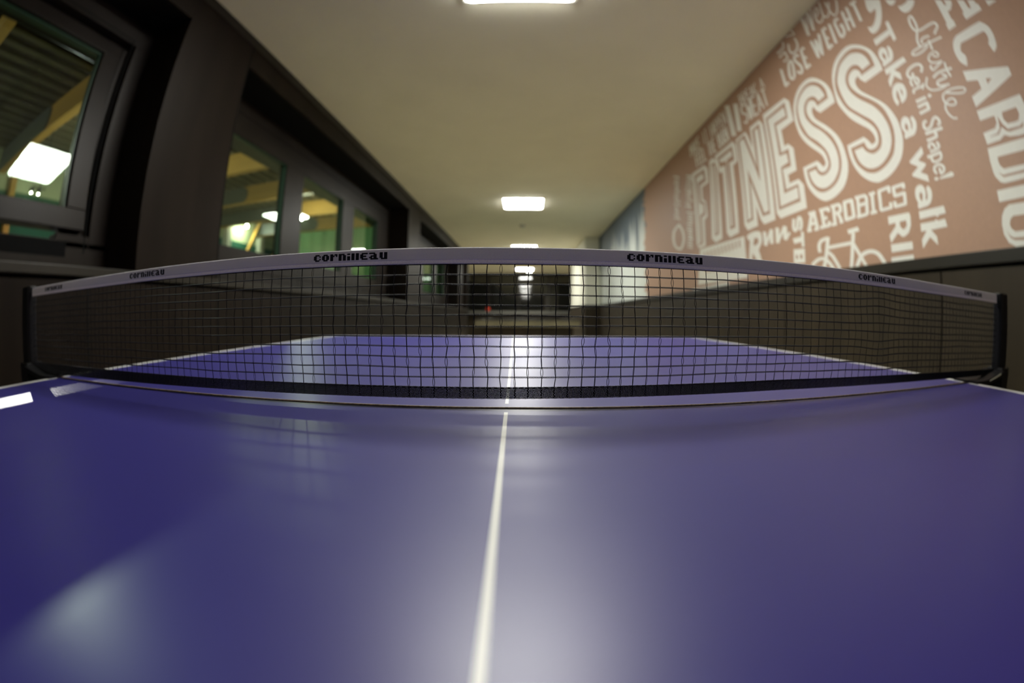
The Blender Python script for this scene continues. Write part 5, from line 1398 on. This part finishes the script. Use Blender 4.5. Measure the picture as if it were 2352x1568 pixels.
def fill(loops, X):
    pl = [[Vector((p[i]/1e4, p[i+1]/1e4, 0)) for i in range(0, len(p), 2)] for p in loops]
    flat = [v for q in pl for v in q]
    try: tri = tessellate_polygon(pl)
    except Exception: return [], []
    return [(X, v.x, v.y) for v in flat], tri
mur = empty('wall_mural', (RX, 2.2, 1.1), 'coral wallpaper mural of cream fitness words and a bicycle', 'mural')
edge = []; yy = 1.101
while yy < 2.49: edge.append((5.0 + random.uniform(-.09, .09), yy)); yy += random.uniform(.02, .06)
pts = [(Y0, 1.101)] + edge + [(4.95, 2.495), (Y0, 2.495)]
child(MB().prism(pts, 0, RX-.003, RX-.0005), 'coral_ground', M['coral'], mur)
lv, lf = [], []
for n_, sh in enumerate(MURAL):
    v, t = fill(sh, RX-.0034-.00002*(n_ % 60)); i = len(lv); lv += v; lf += [tuple(i+k for k in q) for q in t]
lm = MB(); lm.v = lv; lm.f = lf
me = bpy.data.meshes.new('lettering'); me.from_pydata(lv, [], lf); me.update(); me.materials.append(M['letter'])
lo = bpy.data.objects.new('lettering', me); C.objects.link(lo); lo.parent = mur; lo.location = -Vector(mur.location)
gm = MB().box(RX-.0022, RX-.0004, 4.86, 8.595, 1.101, 2.495).build('skyline_mural', M['skyline'], loc=None)
tag(gm, 'grey and white skyline wallpaper beyond the coral mural', 'mural')

# ---------------------------------------------------------------- table (own frame, turned 1.26 deg and tipped 0.4 deg against the hall)
RT = Matrix(((.999758088, -.0219946779, 0, 0), (.0219941393, .999733606, -.00699813525, 0), (.000153921731, .00699644231, .999975513, 0), (0, 0, 0, 1)))
TO = Vector((0, 0, .76)); TB = TO - (RT @ Vector((0, 0, .76)))
def troot(name, label, cat):
    o = bpy.data.objects.new(name, None); C.objects.link(o); o.matrix_world = Matrix.Translation(TB) @ RT; o.empty_display_size = .1; return tag(o, label, cat)
tb = troot('table_tennis_table', 'blue table tennis table with white lines filling the foreground', 'table')
HW, HL = .7625, 1.37
sub(MB().box(-HW, HW, -HL, -.0065, .742, .76), 'tabletop', M['table'], tb, bevel=.0008)
sub(MB().box(-HW, HW, .0032, HL, .742, .76), 'tabletop', M['table'], tb, bevel=.0008)
sub(MB().box(-HW, HW, .0014, .0032, .7588, .7601), 'worn_edge', M['edge'], tb)['label'] = 'chipped beige board edge beside the middle gap'
sub(MB().box(-HW+.001, HW-.001, -.0065, .0014, .7422, .7550).box(-HW+.001, HW-.001, .0014, .0031, .7422, .7587), 'gap_strip', M['gap'], tb)
fr = MB()
for sgn in (-1, 1):
    a, b_ = sorted((sgn*.03, sgn*(HL-.012)))
    fr.box(-HW+.012, -HW+.032, a, b_, .70, .742).box(HW-.032, HW-.012, a, b_, .70, .742).box(-HW+.012, HW-.012, min(sgn*.03, sgn*.05), max(sgn*.03, sgn*.05), .70, .742).box(-HW+.012, HW-.012, min(sgn*(HL-.032), sgn*(HL-.012)), max(sgn*(HL-.032), sgn*(HL-.012)), .70, .742)
sub(fr, 'apron', M['alu'], tb)
for sx in (-1, 1):
    for y in (-1.15, -.35, .35, 1.15):
        sub(MB().box(sx*.62-.022, sx*.62+.022, y-.022, y+.022, .012, .70), 'leg', M['alu'], tb)

# ---------------------------------------------------------------- net
nt_ = troot('table_tennis_net', 'black table tennis net under a white tape, strung across the table', 'net')
Z0 = .76
XS = [-.885, -.6, -.33, 0, .30, .6, .895]
def ztop(x): return np.interp(x, [-.89, -.6, -.265, 0, .27, .6, .9], [.1585, .1555, .1540, .1522, .1518, .1515, .1545])
def ztb(x): return ztop(x) - .0160
def zbt(x): return np.interp(x, [-.88, -.33, 0, .30, .6, .88], [.0205, .0187, .0191, .0223, .0200, .0170])
def zbb(x): return np.interp(x, [-.88, -.33, 0, .30, .6, .88], [.0040, .0085, .0094, .0125, .0110, .0080])
xs = np.linspace(-.882, .893, 240)
# tape: a folded ribbon with a rounded top
prof = [(-.0022, -.0160), (-.0026, -.0150), (-.0022, -.0122), (-.0026, -.0118), (-.0026, -.0020), (-.0018, -.0005), (0, 0), (.0018, -.0005), (.0026, -.0020), (.0026, -.0150), (.0022, -.0160)]
def ribbon(rows):
    v = []; f = []; K = len(rows)
    for x in xs:
        zt = ztop(x); wy = .0008*math.sin(x*9)+.0004*math.sin(x*31)
        for (y, dz) in rows: v.append((x, y+wy, Z0+zt+dz))
    for i in range(len(xs)-1):
        for k in range(K-1): q = i*K+k; f.append((q, q+1, q+K+1, q+K))
    return v, f
m1 = MB(); m1.v, m1.f = ribbon(prof[3:]); tp = sub(m1, 'net_tape', M['tape'], nt_, smooth=True)
m1 = MB(); m1.v, m1.f = ribbon(prof[:4]); hem = sub(m1, 'hem', M['tapeseam'], tp)
# word on the tape, five-row pixel weave
GL = {'c': ['.###.', '##..#', '##...', '##..#', '.###.'], 'o': ['.###.', '##.##', '##.##', '##.##', '.###.'], 'r': ['##.##', '###.#', '##...', '##...', '##...'], 'n': ['####.', '##.##', '##.##', '##.##', '##.##'], 'i': ['##', '..', '##', '##', '##'], 'l': ['##', '##', '##', '##', '##'], 'E': ['.####', '##...', '####.', '##...', '.####'], 'a': ['####.', '...##', '.####', '##.##', '.#####'], 'u': ['##.##', '##.##', '##.##', '##.##', '.####']}
def word(xc):
    mb = MB(); L = [GL[c] for c in 'cornillEau']; tot = sum(max(len(r) for r in g) for g in L) + len(L) - 1; cw = .0800/tot; x = xc - .04; rh = .0068/5
    for g in L:
        for r, row in enumerate(g):
            k = 0
            while k < len(row):
                if row[k] == '#':
                    e = k
                    while e < len(row) and row[e] == '#': e += 1
                    xa, xb = x+k*cw, x+e*cw; zt = Z0 + float(ztop((xa+xb)/2)) - .0036 - r*rh; wy = .0008*math.sin(xa*9)+.0004*math.sin(xa*31)
                    mb.box(xa-.00008, xb+.00008, -.00285+wy, -.0024+wy, zt-rh-.00005, zt+.00005); k = e
                else: k += 1
        x += (max(len(r) for r in g)+1)*cw
    return mb
for xc in (-.771, -.466, -.1556, .1551, .4648, .7693): sub(word(xc), 'lettering', M['ink'], tp)
# horizontal knitted cords
def strands(P, r, sides=3):
    """P: (n,3) centre line -> tube verts/faces as arrays"""
    n = len(P); d = np.gradient(P, axis=0); d /= np.linalg.norm(d, axis=1)[:, None]
    ref = np.array([0, 1., 0]); a = np.cross(d, ref); a /= (np.linalg.norm(a, axis=1)[:, None]+1e-9); b_ = np.cross(d, a)
    t = np.arange(sides)*2*np.pi/sides
    V = P[:, None, :] + r*(a[:, None, :]*np.cos(t)[None, :, None] + b_[:, None, :]*np.sin(t)[None, :, None])
    i = np.arange(n-1)[:, None]*sides; j = np.arange(sides)[None, :]; j2 = (j+1) % sides
    F = np.stack([i+j, i+j2, i+sides+j2, i+sides+j], -1).reshape(-1, 4)
    return V.reshape(-1, 3), F
class NB:
    def __init__(s): s.V = []; s.F = []; s.n = 0
    def add(s, V, F): s.V.append(V); s.F.append(F+s.n); s.n += len(V)
    def build(s, name, m, parent):
        V = np.concatenate(s.V).astype(np.float32); F = np.concatenate(s.F).astype(np.int32)
        me = bpy.data.meshes.new(name); me.vertices.add(len(V)); me.vertices.foreach_set('co', V.ravel()); me.loops.add(F.size); me.loops.foreach_set('vertex_index', F.ravel())
        me.polygons.add(len(F)); me.polygons.foreach_set('loop_start', np.arange(0, F.size, 4, dtype=np.int32)); me.polygons.foreach_set('use_smooth', np.ones(len(F), bool)); me.update(); me.materials.append(m)
        o = bpy.data.objects.new(name, me); C.objects.link(o); o.parent = parent; return o
NR = 12
gx = np.linspace(-.89, .90, 30)
wob = [np.interp(np.linspace(-.885, .893, 3600), gx, rng.normal(0, .00045, 30)) for _ in range(NR+1)]
XR = np.linspace(-.885, .893, 3600)
def rowz(k, X):
    t = k/NR
    z = ztb(X)*(1-t) + zbt(X)*t
    # the wrinkle on the right-hand side of the net
    kink = np.exp(-((X-.47)/.035)**2); z = z + kink*.0035*np.sin((z-.085)*55)*(1 if 0 < k < NR else 0)
    return z
hc = NB()
def chain(X, Z, amp, per, r, ph=0):
    for s_ in (0, math.pi):
        a = 2*np.pi*X/per + s_ + ph
        hc.add(*strands(np.stack([X, .9*amp*np.cos(a), Z0+Z+amp*np.sin(a)], 1), r))
for k in range(NR+1):
    chain(XR, rowz(k, XR)+(wob[k] if 0 < k < NR else 0), .00066, .0030, .00036, k)
nm = hc.build('mesh_row', M['cord'], nt_); nm['kind'] = 'stuff'; nm['label'] = 'horizontal knitted cords'
# verticals
hc = NB(); x = -.878; vi = 0
while x < .89:
    off = rng.normal(0, .0004, NR+1); off[0] = 0
    drift = .0015*math.sin(x*6)*1.0
    zz = np.array([rowz(k, np.array([x]))[0] for k in range(NR+1)])
    zs = np.linspace(zz[0], zz[-1], 73); tt = np.interp(-zs, -zz, np.arange(NR+1)); ox = np.interp(tt, np.arange(NR+1), off) + drift*np.sin(tt/NR*math.pi)
    if .40 < x < .56: ox += .003*np.exp(-((zs-.075)/.02)**2)*np.sign(.47-x)*.8
    loopy = rng.random(NR) ** 3 * .0012
    bulge = np.abs(np.sin(tt*math.pi)) * loopy[np.clip(tt.astype(int), 0, NR-1)] + .00018
    for s_ in (-1, 1):
        P = np.stack([x+ox+s_*bulge, np.full_like(zs, .0002*s_), Z0+zs], 1); hc.add(*strands(P, .00027, 4))
    # through the bottom band
    zb = np.linspace(zz[-1], zbb(x), 8); hc.add(*strands(np.stack([np.full(8, x+ox[-1]), np.zeros(8), Z0+zb], 1), .00055, 4))
    x += .01283; vi += 1
nm = hc.build('mesh_column', M['cord'], nt_); nm['kind'] = 'stuff'; nm['label'] = 'vertical cords of the net'
# dense bottom band
hc = NB()
for k in range(8):
    t = k/7; Z = zbt(XR)*(1-t)+zbb(XR)*t + .0001*np.sin(XR*900+k); chain(XR, Z, .0008, .0024, .00040, k*1.3)
hc.build('bottom_band', M['cord'], nt_)
# posts, clamps
for sx, xa, xb, zt_, lab in ((-1, -.928, -.886, .1622, 'left'), (1, .8975, .940, .1575, 'right')):
    p = sub(MB().prism(rounded(xa, xb, -.014, .014, .008), 2, Z0-.05, Z0+zt_), 'post', M['black'], nt_, bevel=.0015)
    inner = xb if sx < 0 else xa
    cl = MB().prism([(inner, Z0+.006), (sx*.80, Z0-.004), (sx*.7625-sx*.012, Z0+.0006), (sx*.7625-sx*.012, Z0+.0036), (sx*.80, Z0+.0040), (inner, Z0+.016)], 1, -.030, .030)
    sub(cl, 'clamp_arm', M['black'], nt_)
    c2 = MB().box(min(sx*.76, inner+sx*.02), max(sx*.76, inner+sx*.02), -.03, .03, Z0-.075, Z0-.062).box(min(inner, inner+sx*.042), max(inner, inner+sx*.042), -.022, .022, Z0-.07, Z0+.02).box(min(sx*.72, sx*.76), max(sx*.72, sx*.76), -.02, .02, Z0-.075, Z0-.062)
    k_ = sub(c2, 'clamp_bracket', M['black'], nt_, bevel=.002)
    sub(MB().lathe([(0, Z0-.062), (.008, Z0-.062), (.008, Z0-.0192), (0, Z0-.0192)], (sx*.735, 0, 0), 12).lathe([(0, Z0-.11), (.02, Z0-.108), (.02, Z0-.085), (.008, Z0-.076), (0, Z0-.076)], (sx*.735, 0, 0), 16), 'clamp_screw', M['black'], nt_)
sub(MB().tube([(.941, -.004, Z0+.095), (.949, -.004, Z0+.075), (.952, -.004, Z0+.045), (.946, -.003, Z0+.015), (.9405, -.002, Z0+.003)], .0011), 'tension_cord', M['string'], nt_, smooth=True)
sub(MB().tube([(.893, -.016, Z0+.012), (.875, -.03, Z0+.012), (.855, -.031, Z0+.009), (.835, -.031, Z0+.006), (.812, -.031, Z0+.003)], .0010), 'tension_cord', M['string'], nt_, smooth=True)

# ---------------------------------------------------------------- pool table and the red thing at the far end
pt = empty('pool_table', (.02, 7.15, 0), 'pool table with pale olive sides and dark legs behind the net', 'pool table')
child(MB().box(-.70, .78, 5.88, 8.4, .705, .795), 'body', M['cloth'], pt, bevel=.01)
child(MB().box(-.58, .66, 6.0, 8.28, .796, .800), 'playfield', M['baize'], pt)
rl = MB().box(-.72, .80, 5.86, 5.98, .797, .812).box(-.72, .80, 8.30, 8.42, .797, .812).box(-.72, -.60, 5.98, 8.30, .797, .812).box(.68, .80, 5.98, 8.30, .797, .812)
child(rl, 'rail', M['rail'], pt, bevel=.004)
for x in (-.50, .30):
    for y in (6.1, 8.15): child(MB().prism([(x-.10, .705), (x+.10, .705), (x+.06, .0), (x-.06, .0)], 1, y-.08, y+.08), 'leg', M['gap'], pt)
child(MB().box(-.62, .70, 6.0, 8.3, .55, .704), 'underframe', M['woodb'], pt)
rd = MB().lathe([(0, 0), (.06, 0), (.075, .03), (.08, .11), (.05, .15), (0, .16)], (-1.42, Y1-.17, 1.061)).build('red_bucket', M['red'], loc=(-1.42, Y1-.17, 1.061)); tag(rd, 'small red tub standing on the grey far ledge', 'container')

# ---------------------------------------------------------------- the room beyond the left windows
HX, HZ = -7.25, 3.43
struct('wall_hall_outer', MB().box(HX-.1, HX, Y0, 12.6, 2.82, HZ+.1), M['palegreen'], label='pale green upper wall across the room beyond', cat='wall')
struct('wall_hall_lower', MB().box(HX-.1, HX, Y0, 12.6, 0, 2.82), M['darkgreen'], label='dark green lower wall across the room beyond', cat='wall')
struct('wall_hall_end', MB().box(-5.75, WX-.2, 9.9, 10.0, 0, HZ), M['curtain'], label='green curtained end wall of the room beyond', cat='wall')
struct('wall_hall_recess', MB().box(HX, -5.75, 12.5, 12.6, 0, HZ), M['palegreen'], label='pale end of the room beyond past the green curtain', cat='wall')
struct('wall_hall_inner', MB().box(WX-.2, WX-.02, Y0, 10, 2.30, HZ), M['wood'], label='upper wall over the window row', cat='wall')
hc_ = struct('ceiling_hall', MB().box(HX, WX-.02, Y0, 12.6, HZ, HZ+.1), M['roofdark'], label='dark battened ceiling of the room beyond', cat='ceiling')
sl = MB(); x = HX+.1
while x < WX-.15: sl.box(x, x+.09, Y0, 12.5, HZ-.05, HZ); x += .225
struct('battens', sl, M['slat'], hc_)
for k in range(-1, 6):
    y = 1.69 + 1.617*k
    r = empty('roof_beam', (-4.55, y+.07, 3.05), ['golden roof beam crossing the top corner of the near window', 'golden roof beam with grey plate above the bright square in the near window', 'golden roof beam between the two windows, mostly behind the first pier', 'golden roof beam at the top of the first pane', 'golden roof beam with round ended grey plate in the first pane', 'golden roof beam in the upper half of the middle pane', 'golden roof beam resting over the green curtain wall'][k+1], 'beam', 'golden beams of the room beyond')
    child(MB().box(HX, WX-.11, y, y+.14, 3.05, 3.375), 'timber', M['beam'], r, bevel=.004)
    if k >= 0:
        pl = [(-7.2, 3.06), (-5.3, 3.06)] + [(-5.3+.12*math.cos(t), 3.21+.15*math.sin(t)) for t in np.linspace(-1.4, 1.4, 9)] + [(-5.3, 3.36), (-7.2, 3.36)]
        child(MB().prism(pl, 1, y-.035, y-.001), 'end_plate', M['plate'], r)['label'] = 'slate grey plate with a rounded end'
for i, (x, y, z, lab) in enumerate([(-7.05, 8.85, 3.24, 'left one of the twin bulbs on the far wall'), (-7.05, 9.15, 3.22, 'right one of the twin bulbs on the far wall'), (-4.4, 7.45, 2.83, 'single globe bulb at the left edge of the middle pane'), (-5.2, -.9, 2.7, 'unseen globe bulb added left of the near window'), (-4.9, 3.0, 2.6, 'unseen globe bulb added behind the first pier')]):  # last two bulbs are unseen, added to light the room beyond
    r = empty('globe_bulb', (x, y, z), lab, 'bulb', 'globe bulbs in the room beyond')
    sub(MB().lathe([(0, -.045), (.03, -.034), (.045, 0), (.03, .034), (0, .045)], (0, 0, 0), 14), 'globe', M['bulb'], r, smooth=True)
    sub(MB().tube([(0, 0, .04), (0, 0, HZ-.001-z)], .008, 6), 'stem', M['alu'], r)
    pl_ = bpy.data.lights.new('bulb_glow', 'POINT'); po = bpy.data.objects.new('bulb_glow', pl_); C.objects.link(po); po.parent = r; po.location = (.09, 0, -.09); pl_.energy = HALL*[.4, .4, 1.2, 1, 2.0][i]; pl_.shadow_soft_size = .05; pl_.color = (1, .97, .80)
for (x, y, z0, x2, y2, z2, lab) in [(-7.0, 9.15, 2.5, -7.0, 9.75, 3.43, 'leaning golden brace under the twin bulbs'), (-6.6, 9.83, 2.4, -6.6, 10.8, 3.43, 'leaning golden brace at the right edge of the first pane')]:
    o = MB().tube([(x, y, z0), (x2, y2, z2)], .055, 4).build('timber_brace', M['beam'], loc=(x, y, z0)); tag(o, lab, 'brace', 'leaning golden braces')
o = MB().box(-7.24, -7.1, 1.98, 2.10, 0, 3.42).build('timber_post', M['beam'], loc=(-7.17, 2.04, 0)); tag(o, 'golden post at the lower left of the near window', 'post')
for (y, lab) in [(8.35, 'pale column at the left edge of the first pane'), (9.95, 'pale column right of the golden brace')]:
    o = MB().box(-7.24, -7.08, y, y+.18, 0, 3.42).build('pale_column', M['white'], loc=(-7.16, y+.09, 0)); tag(o, lab, 'column')
sp = empty('spotlight', (-5.2, 1.825, 2.30), 'twin spotlight glinting at the lower edge of the near window', 'spotlight')
sub(MB().tube([(0, 0, .06), (0, 0, HZ-.001-2.30)], .008, 6), 'stem', M['alu'], sp)
sub(MB().tube([(0, -.13, .06), (0, .09, .06)], .012, 6), 'bar', M['alu'], sp)
for dy in (0, -.12):
    h_ = sub(MB().lathe([(.022, 0), (.035, .0), (.035, .05), (.0, .055)], (-.04, dy, 0), 14), 'lamp_head', M['alu'], sp)
    sub(MB().lathe([(0, .0), (.02, .004)], (-.04, dy, 0), 12), 'lens', M['bulb'], h_)
ws = empty('wall_spotlight', (-7.25, 2.3, 3.115), 'spotlight on the far wall behind the bright square in the near window', 'spotlight')
sub(MB().tube([(0, 0, 0), (.22, 0, 0)], .012, 8), 'arm', M['alu'], ws)
wh = sub(MB().lathe([(.028, -.02), (.045, -.02), (.045, .06), (0, .07)], (.25, 0, .0), 14), 'lamp_head', M['alu'], ws)
sub(MB().lathe([(0, -.018), (.026, -.014)], (.25, 0, 0), 12), 'lens', M['bulb'], wh)
# its beam reaches the table under and over the bottom rail of the open sash and throws the net's shadow
ld = bpy.data.lights.new('spot_beam', 'SPOT'); lo_ = bpy.data.objects.new('spot_beam', ld); C.objects.link(lo_); lo_.parent = ws; lo_.location = (.25, 0, -.03); ld.energy = 650; ld.shadow_soft_size = .010; ld.spot_size = math.radians(20); ld.color = (1, .98, .93)
dv = Vector((-.38, -.2, .76)) - Vector((-7.0, 2.3, 3.085)); lo_.rotation_euler = dv.to_track_quat('-Z', 'Y').to_euler()
